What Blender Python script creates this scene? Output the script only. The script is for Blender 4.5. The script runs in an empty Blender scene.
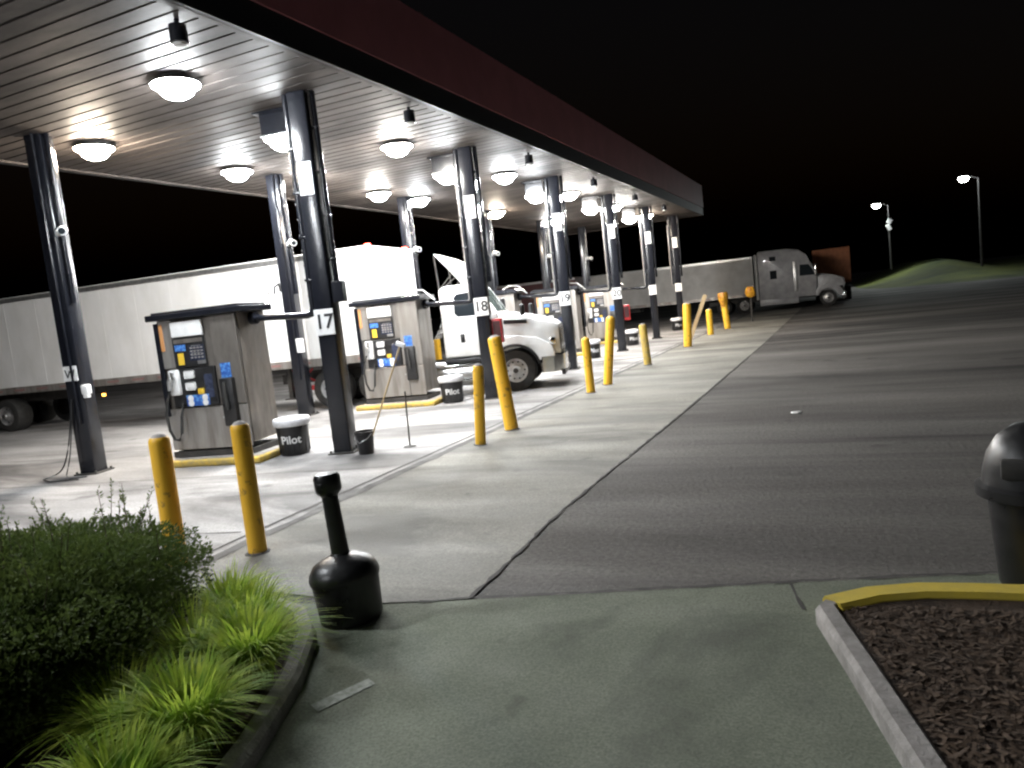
import bpy, bmesh, math, random
from mathutils import Vector, Matrix, noise
random.seed(7)
R = math.radians
sc = bpy.context.scene
col = sc.collection

# ------------------------------------------------------------------ helpers
class MB:
    """collects primitives into one bmesh; build() links them as ONE mesh object"""
    def __init__(self): self.bm = bmesh.new()
    def box(self, cx, cy, cz, sx, sy, sz, bevel=0.0, rot=None, seg=2, taper=None):
        t = bmesh.new()
        bmesh.ops.create_cube(t, size=1.0)
        for v in t.verts:
            v.co = Vector((v.co.x*sx, v.co.y*sy, v.co.z*sz))
            if taper and v.co.z > 0: v.co.x *= taper; v.co.y *= taper
        if bevel > 0:
            bmesh.ops.bevel(t, geom=list(t.edges), offset=bevel, segments=seg, affect='EDGES', profile=0.5)
        if rot is not None: bmesh.ops.transform(t, matrix=rot, verts=t.verts)
        bmesh.ops.translate(t, vec=(cx, cy, cz), verts=t.verts)
        self._merge(t)
    def _merge(self, t):
        vm = {}
        for v in t.verts: vm[v] = self.bm.verts.new(v.co)
        for f in t.faces:
            try: self.bm.faces.new([vm[v] for v in f.verts])
            except ValueError: pass
        t.free()
    def lathe(self, prof, n=32, center=(0, 0, 0), axis='Z', cap=True, wob=0.0, seed=0.0):
        rings = []
        for (r, z) in prof:
            ring = []
            for i in range(n):
                a = 2*math.pi*i/n
                rr = r*(1+wob*noise.noise(Vector((math.cos(a)*1.7, math.sin(a)*1.7, z*3+seed))))
                p = Vector((rr*math.cos(a), rr*math.sin(a), z))
                if axis == 'Y': p = Vector((p.x, p.z, p.y))
                elif axis == 'X': p = Vector((p.z, p.x, p.y))
                ring.append(self.bm.verts.new(p+Vector(center)))
            rings.append(ring)
        for a, b in zip(rings, rings[1:]):
            for i in range(n):
                j = (i+1) % n
                self.bm.faces.new((a[i], a[j], b[j], b[i]))
        if cap:
            for rg in (rings[0], rings[-1]):
                try: self.bm.faces.new(rg)
                except ValueError: pass
    def tube(self, pts, r, n=10, r1=None):
        pts = [Vector(p) for p in pts]
        rings = []
        m = len(pts)
        for k, p in enumerate(pts):
            d = (pts[min(k+1, m-1)]-pts[max(k-1, 0)]).normalized()
            up = Vector((0, 0, 1)) if abs(d.z) < 0.95 else Vector((1, 0, 0))
            u = d.cross(up).normalized(); w = u.cross(d)
            rr = r if r1 is None else r+(r1-r)*k/(m-1)
            rings.append([self.bm.verts.new(p+u*rr*math.cos(2*math.pi*i/n)+w*rr*math.sin(2*math.pi*i/n)) for i in range(n)])
        for a, b in zip(rings, rings[1:]):
            for i in range(n):
                j = (i+1) % n
                self.bm.faces.new((a[i], a[j], b[j], b[i]))
        self.bm.faces.new(rings[0]); self.bm.faces.new(rings[-1])
    def prism(self, poly, y0, y1, axis='Y', bevel=0.0):
        """extrude a 2-D outline (x,z) from y0 to y1 (axis Y), or (y,z) along X, or (x,y) along Z"""
        def P(a, b, c):
            return (a, c, b) if axis == 'Y' else ((c, a, b) if axis == 'X' else (a, b, c))
        t = bmesh.new()
        A = [t.verts.new(P(x, z, y0)) for x, z in poly]
        B = [t.verts.new(P(x, z, y1)) for x, z in poly]
        n = len(poly)
        t.faces.new(A); t.faces.new(B)
        for i in range(n):
            j = (i+1) % n
            t.faces.new((A[i], A[j], B[j], B[i]))
        if bevel > 0:
            bmesh.ops.recalc_face_normals(t, faces=t.faces)
            bmesh.ops.bevel(t, geom=list(t.edges), offset=bevel, segments=3, affect='EDGES', profile=0.5)
        self._merge(t)
    def loft(self, sections, cap=True):
        rings = [[self.bm.verts.new(p) for p in s] for s in sections]
        n = len(rings[0])
        for a, b in zip(rings, rings[1:]):
            for i in range(n):
                j = (i+1) % n
                self.bm.faces.new((a[i], a[j], b[j], b[i]))
        if cap:
            self.bm.faces.new(rings[0]); self.bm.faces.new(rings[-1])
    def poly(self, pts): self.bm.faces.new([self.bm.verts.new(p) for p in pts])
    def build(self, name, m, parent=None, smooth=False, recalc=True):
        if recalc: bmesh.ops.recalc_face_normals(self.bm, faces=self.bm.faces)
        me = bpy.data.meshes.new(name)
        self.bm.to_mesh(me); self.bm.free()
        if m: me.materials.append(m)
        if smooth:
            me.polygons.foreach_set('use_smooth', [True]*len(me.polygons))
            try: me.set_sharp_from_angle(angle=R(38))
            except Exception: pass
        o = bpy.data.objects.new(name, me)
        col.objects.link(o)
        if parent is not None: o.parent = parent
        return o

def tag(o, label=None, cat=None, group=None, kind=None):
    if label: o['label'] = label
    if cat: o['category'] = cat
    if group: o['group'] = group
    if kind: o['kind'] = kind
    return o

def thing(name, label, cat, loc=(0, 0, 0), rz=0.0, group=None):
    o = bpy.data.objects.new(name, None)
    o.empty_display_size = 0.2
    col.objects.link(o)
    o.location = loc; o.rotation_euler = (0, 0, rz)
    return tag(o, label, cat, group)

def copy_tree(o, parent=None):
    c = o.copy(); col.objects.link(c)
    if parent is not None: c.parent = parent
    for ch in [x for x in o.children]: copy_tree(ch, c)
    return c

def text_mesh(s, size, depth=0.002):
    cu = bpy.data.curves.new('lettering', 'FONT')
    cu.body = s; cu.size = size; cu.offset = size*0.02; cu.extrude = depth
    cu.align_x = 'CENTER'; cu.align_y = 'CENTER'
    o = bpy.data.objects.new('lettering', cu); col.objects.link(o)
    bpy.context.view_layer.update()
    dg = bpy.context.evaluated_depsgraph_get()
    me = bpy.data.meshes.new_from_object(o.evaluated_get(dg))
    bpy.data.objects.remove(o); bpy.data.curves.remove(cu)
    return me

# ------------------------------------------------------------------ materials
def mat(name, c1, c2=None, rough=0.6, metal=0.0, scale=4.0, detail=4.0, bump=0.0, bscale=40.0, rvar=0.0,
        stretch=(1, 1, 1), coat=0.0, ramp=(0.35, 0.65), trans=0.0, spec=0.5):
    m = bpy.data.materials.new(name); m.use_nodes = True
    nt = m.node_tree; b = nt.nodes['Principled BSDF']
    b.inputs['Base Color'].default_value = (*c1, 1)
    b.inputs['Roughness'].default_value = rough
    b.inputs['Metallic'].default_value = metal
    b.inputs['Specular IOR Level'].default_value = spec
    if coat: b.inputs['Coat Weight'].default_value = coat
    tc = nt.nodes.new('ShaderNodeTexCoord'); mp = nt.nodes.new('ShaderNodeMapping')
    mp.inputs['Scale'].default_value = stretch
    nt.links.new(tc.outputs['Object'], mp.inputs['Vector'])
    if c2 is not None or rvar:
        n = nt.nodes.new('ShaderNodeTexNoise'); n.inputs['Scale'].default_value = scale
        n.inputs['Detail'].default_value = detail; n.inputs['Roughness'].default_value = 0.62
        nt.links.new(mp.outputs[0], n.inputs['Vector'])
        if c2 is not None:
            r = nt.nodes.new('ShaderNodeValToRGB')
            r.color_ramp.elements[0].position = ramp[0]; r.color_ramp.elements[1].position = ramp[1]
            r.color_ramp.elements[0].color = (*c1, 1); r.color_ramp.elements[1].color = (*c2, 1)
            nt.links.new(n.outputs['Fac'], r.inputs['Fac']); nt.links.new(r.outputs['Color'], b.inputs['Base Color'])
        if rvar:
            mr = nt.nodes.new('ShaderNodeMapRange')
            mr.inputs['From Min'].default_value = 0.3; mr.inputs['From Max'].default_value = 0.7
            mr.inputs['To Min'].default_value = max(0.03, rough-rvar); mr.inputs['To Max'].default_value = min(1, rough+rvar)
            nt.links.new(n.outputs['Fac'], mr.inputs['Value']); nt.links.new(mr.outputs[0], b.inputs['Roughness'])
    if bump:
        bn = nt.nodes.new('ShaderNodeTexNoise'); bn.inputs['Scale'].default_value = bscale; bn.inputs['Detail'].default_value = 3
        nt.links.new(mp.outputs[0], bn.inputs['Vector'])
        bp = nt.nodes.new('ShaderNodeBump'); bp.inputs['Strength'].default_value = bump; bp.inputs['Distance'].default_value = 0.02
        nt.links.new(bn.outputs['Fac'], bp.inputs['Height']); nt.links.new(bp.outputs['Normal'], b.inputs['Normal'])
    if trans:
        tr = nt.nodes.new('ShaderNodeBsdfTranslucent'); mx = nt.nodes.new('ShaderNodeMixShader')
        mx.inputs['Fac'].default_value = trans
        if c2 is not None: nt.links.new(r.outputs['Color'], tr.inputs['Color'])
        else: tr.inputs['Color'].default_value = (*c1, 1)
        out = nt.nodes['Material Output']
        nt.links.new(b.outputs[0], mx.inputs[1]); nt.links.new(tr.outputs[0], mx.inputs[2]); nt.links.new(mx.outputs[0], out.inputs['Surface'])
    return m

def emis(name, c, s):
    m = bpy.data.materials.new(name); m.use_nodes = True
    b = m.node_tree.nodes['Principled BSDF']
    b.inputs['Base Color'].default_value = (*[min(1, x*0.8) for x in c], 1)
    b.inputs['Emission Color'].default_value = (*c, 1)
    b.inputs['Emission Strength'].default_value = s
    return m

LAMP = 205.0
M = {}
M['lens_cool'] = emis('lamp_lens_cool', (0.93, 0.97, 1.0), LAMP)
M['lens_neutral'] = emis('lamp_lens_neutral', (1.0, 0.96, 0.90), LAMP*1.05)
M['lens_warm'] = emis('lamp_lens_warm', (1.0, 0.85, 0.68), LAMP*1.1)
M['lot_lens'] = emis('lot_lamp_lens', (0.92, 0.97, 1.0), 60)
M['amber_lamp'] = emis('amber_marker', (1.0, 0.38, 0.05), 6)
M['red_lamp'] = emis('red_marker', (1.0, 0.05, 0.03), 12)
M['white'] = mat('white_paint', (0.74, 0.74, 0.74), (0.64, 0.64, 0.63), rough=0.35, scale=3, coat=0.2, rvar=0.1)
M['trailer_white'] = mat('trailer_white', (0.80, 0.80, 0.80), (0.70, 0.70, 0.69), rough=0.45, scale=1.6, stretch=(1, 1, 0.4), rvar=0.1)
M['trailer_grey'] = mat('trailer_grey', (0.60, 0.60, 0.59), (0.46, 0.46, 0.45), rough=0.55, scale=1.2)
M['cab_grey'] = mat('grey_cab_paint', (0.38, 0.38, 0.39), (0.27, 0.27, 0.28), rough=0.35, scale=2, coat=0.3)
M['rust'] = mat('rust_container', (0.55, 0.22, 0.10), (0.40, 0.15, 0.07), rough=0.7, scale=3)
M['darkred'] = mat('dark_red_trailer', (0.045, 0.008, 0.009), (0.03, 0.006, 0.007), rough=0.5, scale=2)
M['black_paint'] = mat('black_gloss_paint', (0.008, 0.009, 0.013), (0.012, 0.013, 0.017), rough=0.20, scale=3, stretch=(1, 1, 0.2), rvar=0.05)
M['black_plastic'] = mat('black_plastic', (0.012, 0.012, 0.013), (0.02, 0.02, 0.021), rough=0.38, scale=8, rvar=0.12)
M['rubber'] = mat('rubber', (0.014, 0.014, 0.014), (0.03, 0.029, 0.027), rough=0.8, scale=9)
M['steel'] = mat('brushed_steel', (0.42, 0.40, 0.38), (0.24, 0.22, 0.20), rough=0.40, metal=0.6, scale=4, detail=7, stretch=(1, 1, 0.15), rvar=0.12)
M['bronze'] = mat('bronze_steel', (0.24, 0.22, 0.20), (0.15, 0.135, 0.12), rough=0.42, metal=0.55, scale=5, stretch=(1, 1, 0.3), rvar=0.12)
M['chrome'] = mat('chrome', (0.75, 0.75, 0.74), rough=0.12, metal=1.0, rvar=0.06, scale=5)
M['alu'] = mat('aluminium', (0.60, 0.60, 0.60), (0.45, 0.45, 0.45), rough=0.35, metal=0.85, scale=8)
M['rim'] = mat('polished_rim', (0.62, 0.62, 0.62), (0.50, 0.50, 0.50), rough=0.3, metal=0.35, scale=8)
M['frame'] = mat('chassis', (0.025, 0.024, 0.023), (0.05, 0.045, 0.04), rough=0.7, scale=6)
M['yellow'] = mat('yellow_paint', (0.80, 0.45, 0.03), (0.26, 0.14, 0.04), rough=0.5, scale=8, detail=10, ramp=(0.57, 0.68), bump=0.12, bscale=30, rvar=0.1)
M['yellow_kerb'] = mat('yellow_kerb_paint', (0.62, 0.47, 0.05), (0.52, 0.40, 0.06), rough=0.7, scale=7, bump=0.2, bscale=60)
M['yellow_old'] = mat('worn_yellow_paint', (0.60, 0.40, 0.05), (0.36, 0.28, 0.12), rough=0.7, scale=9, bump=0.2, bscale=60)
M['bag_yellow'] = mat('yellow_cover', (0.72, 0.40, 0.02), (0.40, 0.14, 0.02), rough=0.5, scale=6, ramp=(0.4, 0.6))
M['bag_white'] = mat('white_liner', (0.72, 0.72, 0.74), (0.60, 0.60, 0.62), rough=0.4, scale=12, bump=0.6, bscale=25)
M['sign_white'] = mat('sign_white', (0.78, 0.78, 0.78), (0.68, 0.68, 0.68), rough=0.5, scale=6)
M['ink'] = mat('ink', (0.02, 0.02, 0.022), rough=0.6)
M['blue'] = mat('blue_label', (0.02, 0.08, 0.34), (0.10, 0.28, 0.62), rough=0.4, scale=16, ramp=(0.45, 0.6))
M['yellow_label'] = mat('yellow_label', (0.72, 0.48, 0.04), rough=0.5)
M['orange_label'] = mat('orange_label', (0.55, 0.26, 0.10), rough=0.5)
M['red'] = mat('red_paint', (0.42, 0.02, 0.025), (0.34, 0.018, 0.02), rough=0.4, scale=5)
M['screen'] = mat('dark_screen', (0.02, 0.025, 0.045), (0.05, 0.06, 0.10), rough=0.2, scale=18)
M['glass'] = mat('dark_glass', (0.02, 0.025, 0.03), rough=0.06, coat=0.5)
M['screen_glass'] = mat('windscreen_reflection', (0.16, 0.20, 0.18), (0.10, 0.13, 0.12), rough=0.08, scale=2, coat=0.4)  # greenish grey stands for the reflection and lighter interior seen in the glass
M['red_tape'] = mat('red_reflective_tape', (0.30, 0.17, 0.16), (0.26, 0.18, 0.17), rough=0.5, scale=9)
M['wood'] = mat('wood_handle', (0.55, 0.42, 0.24), (0.42, 0.30, 0.16), rough=0.6, scale=12, stretch=(1, 1, 0.1))
M['soffit'] = mat('soffit_metal', (0.070, 0.058, 0.051), (0.028, 0.0235, 0.0215), rough=0.62, scale=0.8, detail=6, stretch=(0.5, 1.4, 1), rvar=0.1, spec=0.2)
M['fascia_red'] = mat('fascia_maroon', (0.36, 0.135, 0.155), (0.30, 0.11, 0.13), rough=0.5, scale=1.5)
M['fascia_black'] = mat('fascia_black', (0.010, 0.010, 0.012), rough=0.5)
M['kerb'] = mat('kerb_concrete', (0.34, 0.32, 0.31), (0.20, 0.19, 0.18), rough=0.9, scale=7, bump=0.4, bscale=50)
M['leaf'] = mat('shrub_leaf', (0.050, 0.080, 0.020), (0.10, 0.135, 0.034), rough=0.72, scale=3.0, trans=0.3, spec=0.25)
M['twig'] = mat('twig', (0.07, 0.05, 0.035), rough=0.9)
M['blade'] = mat('grass_blade', (0.14, 0.29, 0.025), (0.50, 0.58, 0.09), rough=0.6, scale=6, trans=0.5, spec=0.2)
M['bank_grass'] = mat('bank_grass', (0.010, 0.020, 0.004), (0.085, 0.10, 0.012), rough=0.95, scale=0.16, detail=9, bump=1.0, bscale=9)
M['pole'] = mat('pole_metal', (0.045, 0.043, 0.04), (0.03, 0.028, 0.027), rough=0.7, metal=0.0, scale=4)

# ground materials -----------------------------------------------------------
def ground_mat(name, ca, cb, cstain_shade, rough, rvar, bump, bscale, big, stain_shade_scale, stain_shade_amt, stretch=(1, 1, 1), speck=None):
    m = bpy.data.materials.new(name); m.use_nodes = True
    nt = m.node_tree; b = nt.nodes['Principled BSDF']; L = nt.links.new
    b.inputs['Specular IOR Level'].default_value = 0.3
    tc = nt.nodes.new('ShaderNodeTexCoord')
    mp = nt.nodes.new('ShaderNodeMapping'); mp.inputs['Scale'].default_value = stretch
    L(tc.outputs['Object'], mp.inputs['Vector'])
    def nz(scale, detail, vec, rgh=0.6, dist=0.0):
        n = nt.nodes.new('ShaderNodeTexNoise'); n.inputs['Scale'].default_value = scale
        n.inputs['Detail'].default_value = detail; n.inputs['Roughness'].default_value = rgh; n.inputs['Distortion'].default_value = dist
        L(vec, n.inputs['Vector']); return n.outputs['Fac']
    def ramp(f, p0, p1, k0, k1):
        r = nt.nodes.new('ShaderNodeValToRGB'); r.color_ramp.elements[0].position = p0; r.color_ramp.elements[1].position = p1
        r.color_ramp.elements[0].color = (*k0, 1); r.color_ramp.elements[1].color = (*k1, 1); L(f, r.inputs['Fac']); return r.outputs['Color']
    def mix(fac, a, bb, mode='MIX'):
        x = nt.nodes.new('ShaderNodeMixRGB'); x.blend_type = mode
        if isinstance(fac, float): x.inputs[0].default_value = fac
        else: L(fac, x.inputs[0])
        for s, v in ((1, a), (2, bb)):
            if isinstance(v, tuple): x.inputs[s].default_value = (*v, 1)
            else: L(v, x.inputs[s])
        return x.outputs[0]
    base = ramp(nz(big, 8, mp.outputs[0]), 0.36, 0.64, ca, cb)
    fine = ramp(nz(bscale, 4, tc.outputs['Object'], 0.75), 0.3, 0.7, (0.62,)*3, (1.3,)*3)
    base = mix(1.0, base, fine, 'MULTIPLY')
    st = ramp(nz(stain_shade_scale, 6, mp.outputs[0], 0.6, 1.2), 0.49, 0.63, (0, 0, 0), (stain_shade_amt,)*3)  # stains on the concrete; on asphalt these also draw shadow bands
    base = mix(st, base, cstain_shade)
    spots = ramp(nz(stain_shade_scale*5, 3, tc.outputs['Object'], 0.5), 0.66, 0.74, (0, 0, 0), (stain_shade_amt*0.8,)*3)
    base = mix(spots, base, cstain_shade)
    if speck:
        sp = ramp(nz(bscale*2.2, 1, tc.outputs['Object'], 0.5), 0.66, 0.74, (0, 0, 0), (0.5,)*3)
        base = mix(sp, base, speck)
    L(base, b.inputs['Base Color'])
    mr = nt.nodes.new('ShaderNodeMapRange'); mr.inputs['From Min'].default_value = 0.35; mr.inputs['From Max'].default_value = 0.65
    mr.inputs['To Min'].default_value = rough-rvar; mr.inputs['To Max'].default_value = rough+rvar
    L(nz(big*1.7, 5, mp.outputs[0]), mr.inputs['Value']); L(mr.outputs[0], b.inputs['Roughness'])
    bp = nt.nodes.new('ShaderNodeBump'); bp.inputs['Strength'].default_value = bump; bp.inputs['Distance'].default_value = 0.02
    L(nz(bscale, 5, tc.outputs['Object'], 0.7), bp.inputs['Height']); L(bp.outputs['Normal'], b.inputs['Normal'])
    return m
M['asphalt'] = ground_mat('asphalt', (0.062, 0.058, 0.054), (0.155, 0.146, 0.136), (0.026, 0.0245, 0.024), 0.82, 0.12, 1.0, 20, 0.22, 0.16, 0.9, (0.30, 1.6, 1), speck=(0.26, 0.24, 0.22))  # long dark bands put broad cast shadows into the colour, besides stains
M['concrete'] = ground_mat('forecourt_concrete', (0.225, 0.218, 0.192), (0.150, 0.147, 0.130), (0.075, 0.073, 0.066), 0.74, 0.10, 0.25, 45, 0.5, 0.33, 0.75, (0.45, 1.5, 1))
M['lane'] = ground_mat('lane_concrete', (0.33, 0.32, 0.315), (0.18, 0.175, 0.172), (0.055, 0.053, 0.053), 0.66, 0.14, 0.25, 45, 0.45, 0.28, 0.85, (0.45, 1.5, 1))
M['walk'] = ground_mat('walkway_concrete', (0.190, 0.212, 0.162), (0.138, 0.156, 0.118), (0.062, 0.070, 0.054), 0.85, 0.1, 0.5, 60, 0.9, 0.5, 0.6)
M['mulch'] = ground_mat('mulch', (0.048, 0.032, 0.022), (0.080, 0.053, 0.036), (0.02, 0.014, 0.012), 0.9, 0.05, 1.0, 30, 6.0, 3.0, 0.6)
M['joint'] = mat('joint_filler', (0.03, 0.029, 0.028), (0.06, 0.056, 0.053), rough=0.9, scale=6)
M['drain'] = mat('dirty_drain', (0.10, 0.097, 0.093), (0.035, 0.033, 0.032), rough=0.85, scale=3)
M['faint_white'] = mat('worn_white_marking', (0.42, 0.44, 0.42), (0.22, 0.25, 0.21), rough=0.9, scale=22)

# ------------------------------------------------------------------ setting
def sheet(name, pts, z, m, kind='structure'):
    b = MB(); b.poly([(x, y, z) for x, y in pts])
    o = b.build(name, m, recalc=False)
    if o.data.polygons[0].normal.z < 0: o.data.flip_normals()
    return tag(o, kind=kind)

sheet('ground', [(-400, -60), (400, -60), (400, 600), (-400, 600)], 0.0, M['asphalt'])
NW = (-2.64, 4.69)                                   # corner where apron, walkway and asphalt meet
sheet('concrete_apron', [(-5.66, 4.66), (-3.35, 4.50), NW, (-2.74, 7.0), (-2.62, 12.5), (-2.50, 26), (-2.5, 60), (-5.66, 60)], 0.008, M['concrete'])
sheet('fuel_lane_slab', [(-60, -8), (-5.78, -8), (-5.78, 60), (-60, 60)], 0.008, M['lane'])
sheet('walkway', [(-3.35, 4.46), (-5.9, 4.2), (-5.9, -6), (1.6, -6), (8, -6), (8, 7.6), (3, 6.2), (0.78, 5.60), (-0.45, 5.28), (-1.5, 4.98), (NW[0], NW[1]-0.03)], 0.012, M['walk'])

def strip(name, pts, w, z, m, jit=0.0, seed=1, sub=0.25):
    """irregular narrow band along a polyline, a thin sheet"""
    rng = random.Random(seed); P = []
    for a, b in zip(pts, pts[1:]):
        a = Vector((*a, 0)); b = Vector((*b, 0)); n = max(1, int((b-a).length/sub))
        for i in range(n): P.append(a.lerp(b, i/n))
    P.append(Vector((*pts[-1], 0)))
    b = MB(); prev = None
    for i, p in enumerate(P):
        d = (P[min(i+1, len(P)-1)]-P[max(i-1, 0)]).normalized(); s = Vector((-d.y, d.x, 0))
        ww = w*(1+jit*rng.uniform(-0.8, 1)); off = s*rng.uniform(-1, 1)*jit*w*0.5
        c = (b.bm.verts.new(p+off+s*ww/2+Vector((0, 0, z))), b.bm.verts.new(p+off-s*ww/2+Vector((0, 0, z))))
        if prev: b.bm.faces.new((prev[0], prev[1], c[1], c[0]))
        prev = c
    o = b.build(name, m, recalc=False)
    if o.data.polygons[0].normal.z < 0: o.data.flip_normals()
    return tag(o, kind='structure')
strip('lane_joint', [(-5.72, 4.0), (-5.72, 60)], 0.15, 0.0115, M['drain'], 0.25, 2)
strip('drain_edge', [(-5.93, 4.0), (-5.93, 60)], 0.05, 0.0125, M['joint'], 0.3, 4)
strip('apron_edge', [NW, (-2.73, 7.0), (-2.61, 12.5), (-2.49, 26), (-2.49, 60)], 0.024, 0.0125, M['joint'], 0.9, 5, 0.10)
strip('walkway_edge', [(-3.0, 4.56), NW, (-1.5, 5.0), (-0.45, 5.30), (0.78, 5.62), (3, 6.22)], 0.028, 0.0165, M['joint'], 0.9, 6, 0.08)
strip('walkway_joint', [(-0.45, 5.26), (-0.34, 4.84)], 0.02, 0.0165, M['joint'], 0.5, 8, 0.1)
for y in (6.0, 9.0, 12.2, 17.9, 23.8, 29.6):
    strip('slab_joint', [(-6.1, y), (-18, y-1.9)], 0.022, 0.0125, M['joint'], 0.4, int(y*10)+1)
sheet('painted_mark', [(-2.86, 3.13), (-2.77, 3.08), (-2.62, 3.42), (-2.70, 3.47)], 0.0165, M['faint_white'])

# kerbs: three short runs, each a real upstand
def kerb(name, pts, w, h, m, z=0.012):
    b = MB(); secs = []
    P = [Vector((*p, 0)) for p in pts]
    for i, p in enumerate(P):
        d = (P[min(i+1, len(P)-1)]-P[max(i-1, 0)]).normalized(); s = Vector((-d.y, d.x, 0))
        prof = [(-w/2, 0), (-w/2, h-0.03), (-w/2+0.025, h), (w/2-0.025, h), (w/2, h-0.03), (w/2, 0)]
        secs.append([p+s*a+Vector((0, 0, z+c)) for a, c in prof])
    b.loft(secs)
    return tag(b.build(name, m, smooth=True), kind='structure')
kerb('kerb', [(0.62, 1.0), (0.30, 2.85), (-0.02, 4.02), (-0.20, 4.66), (-0.17, 4.72)], 0.13, 0.12, M['kerb'])
kerb('yellow_kerb', [(-0.168, 4.725), (0.06, 4.90), (0.33, 5.00), (0.62, 5.03), (1.2, 5.05), (4, 5.2)], 0.19, 0.125, M['yellow_kerb'])
sheet('mulch_bed', [(0.68, 1.0), (0.36, 2.86), (0.04, 4.04), (-0.13, 4.66), (0.10, 4.82), (0.34, 4.93), (1.2, 4.97), (4, 5.1), (4, 1.0)], 0.10, M['mulch'])
kerb('kerb', [(-2.30, 1.0), (-2.84, 2.62), (-3.10, 3.25), (-3.42, 3.80), (-3.75, 4.10), (-4.4, 4.32), (-7.5, 4.6)], 0.13, 0.11, M['kerb'])
sheet('planting_bed', [(-2.36, 1.0), (-2.90, 2.60), (-3.16, 3.22), (-3.47, 3.75), (-3.78, 4.03), (-4.4, 4.25), (-7.5, 4.52), (-7.5, 1.0)], 0.09, M['mulch'])
# loose bark chips over the two beds
def chips(name, n, area, z, seed):
    rng = random.Random(seed); b = MB()
    for _ in range(n):
        x, y = area(rng)
        a = rng.uniform(0, math.pi); l = rng.uniform(0.012, 0.035); w = rng.uniform(0.004, 0.011); t = rng.uniform(-0.5, 0.5)
        d = Vector((math.cos(a), math.sin(a), t*0.5)).normalized()*l; s = Vector((-math.sin(a), math.cos(a), rng.uniform(-.4, .4)))*w
        c = Vector((x, y, z+rng.uniform(0.004, 0.022)))
        b.poly([c-d-s, c+d-s*0.6, c+d+s, c-d+s*0.7])
    o = b.build(name, mat(name+'_bark', (0.050, 0.032, 0.020), (0.095, 0.062, 0.040), rough=0.95, scale=16), recalc=False)
    return tag(o, 'loose brown bark chips', 'bark mulch', kind='stuff')
def area_r(r):
    y = r.uniform(1.9, 4.75); x0 = 0.36+(2.86-y)*0.27+0.02
    x = r.uniform(x0, 1.9)
    if y > 4.7: x = r.uniform(0.15, 1.9)
    return x, y
chips('bark_mulch', 9000, area_r, 0.10, 3)

# far bank, road and hills
def bank(name, x0, x1, y0, y1, f, m, n=60):
    b = MB(); g = []
    for i in range(n+1):
        row = []
        for j in range(n+1):
            x = x0+(x1-x0)*i/n; y = y0+(y1-y0)*j/n
            row.append(b.bm.verts.new((x, y, f(x, y))))
        g.append(row)
    for i in range(n):
        for j in range(n): b.bm.faces.new((g[i][j], g[i+1][j], g[i+1][j+1], g[i][j+1]))
    o = b.build(name, m, smooth=True, recalc=False)
    return tag(o, kind='structure')
def sm(t): t = max(0, min(1, t)); return t*t*(3-2*t)
def berm(x, y):
    u = sm((y-74-0.3*max(0, 14-x))/30)*sm((x-0.5)/11)
    v = 1.0-0.62*sm((x-10)/6)+0.5*sm((x-18)/20)
    return -0.05+u*2.5*v+(0.25*noise.noise(Vector((x*0.2, y*0.2, 0)))+0.08*noise.noise(Vector((x*0.9, y*0.9, 3))))*u
bank('grass_bank', 0.5, 80, 64, 150, berm, M['bank_grass'], 110)

# ------------------------------------------------------------------ canopy
CX0, CX1, CY0, CY1, HS = -14.35, -6.5, -7.0, 41.4, 5.874
can = thing('fuel_canopy', 'long flat fuel canopy with maroon fascia and slatted metal underside', 'canopy', (0, 0, 0))
b = MB()
pw = 0.30; y = CY0+0.05; k = 0
prof = []
while y < CY1-0.05:
    prof += [(y, HS), (y+pw-0.05, HS), (y+pw-0.04, HS+0.014), (y+pw-0.005, HS+0.014)]
    y += pw
rows = [[b.bm.verts.new((x, yy, zz)) for yy, zz in prof] for x in (CX0+0.06, -12.3, -10.4, -8.4, CX1-0.06)]
for ra, rb in zip(rows, rows[1:]):
    for i in range(len(prof)-1): b.bm.faces.new((ra[i], ra[i+1], rb[i+1], rb[i]))
b.build('soffit', M['soffit'], can, recalc=False)
b = MB()      # gutter/edge trim round the soffit
for (x, yy, sx, sy) in ((CX1-0.11, (CY0+CY1)/2, 0.10, CY1-CY0-0.3), (CX0+0.11, (CY0+CY1)/2, 0.10, CY1-CY0-0.3), ((CX0+CX1)/2, CY1-0.11, CX1-CX0-0.5, 0.10), ((CX0+CX1)/2, CY0+0.11, CX1-CX0-0.5, 0.1)):
    b.box(x, yy, HS-0.012, sx, sy, 0.05, 0.008)
b.build('edge_trim', M['soffit'], can)
def ring(bm, z0, z1, out):
    xa, xb, ya, yb = CX0-out, CX1+out, CY0-out, CY1+out; t = 0.06
    bm.box(xb-t/2, (ya+yb)/2, (z0+z1)/2, t, yb-ya, z1-z0); bm.box(xa+t/2, (ya+yb)/2, (z0+z1)/2, t, yb-ya, z1-z0)
    bm.box((xa+xb)/2, yb-t/2, (z0+z1)/2, xb-xa-2*t-0.004, t-0.004, z1-z0-0.004); bm.box((xa+xb)/2, ya+t/2, (z0+z1)/2, xb-xa-2*t-0.004, t-0.004, z1-z0-0.004)
b = MB(); ring(b, 5.84, 6.235, 0.0); b.build('fascia_band', M['fascia_black'], can)
b = MB(); ring(b, 6.24, 7.38, 0.03); b.build('fascia', M['fascia_red'], can)
b = MB(); b.box((CX0+CX1)/2, (CY0+CY1)/2, 7.30, CX1-CX0-0.2, CY1-CY0-0.2, 0.05); b.build('roof', M['fascia_black'], can)

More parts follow.
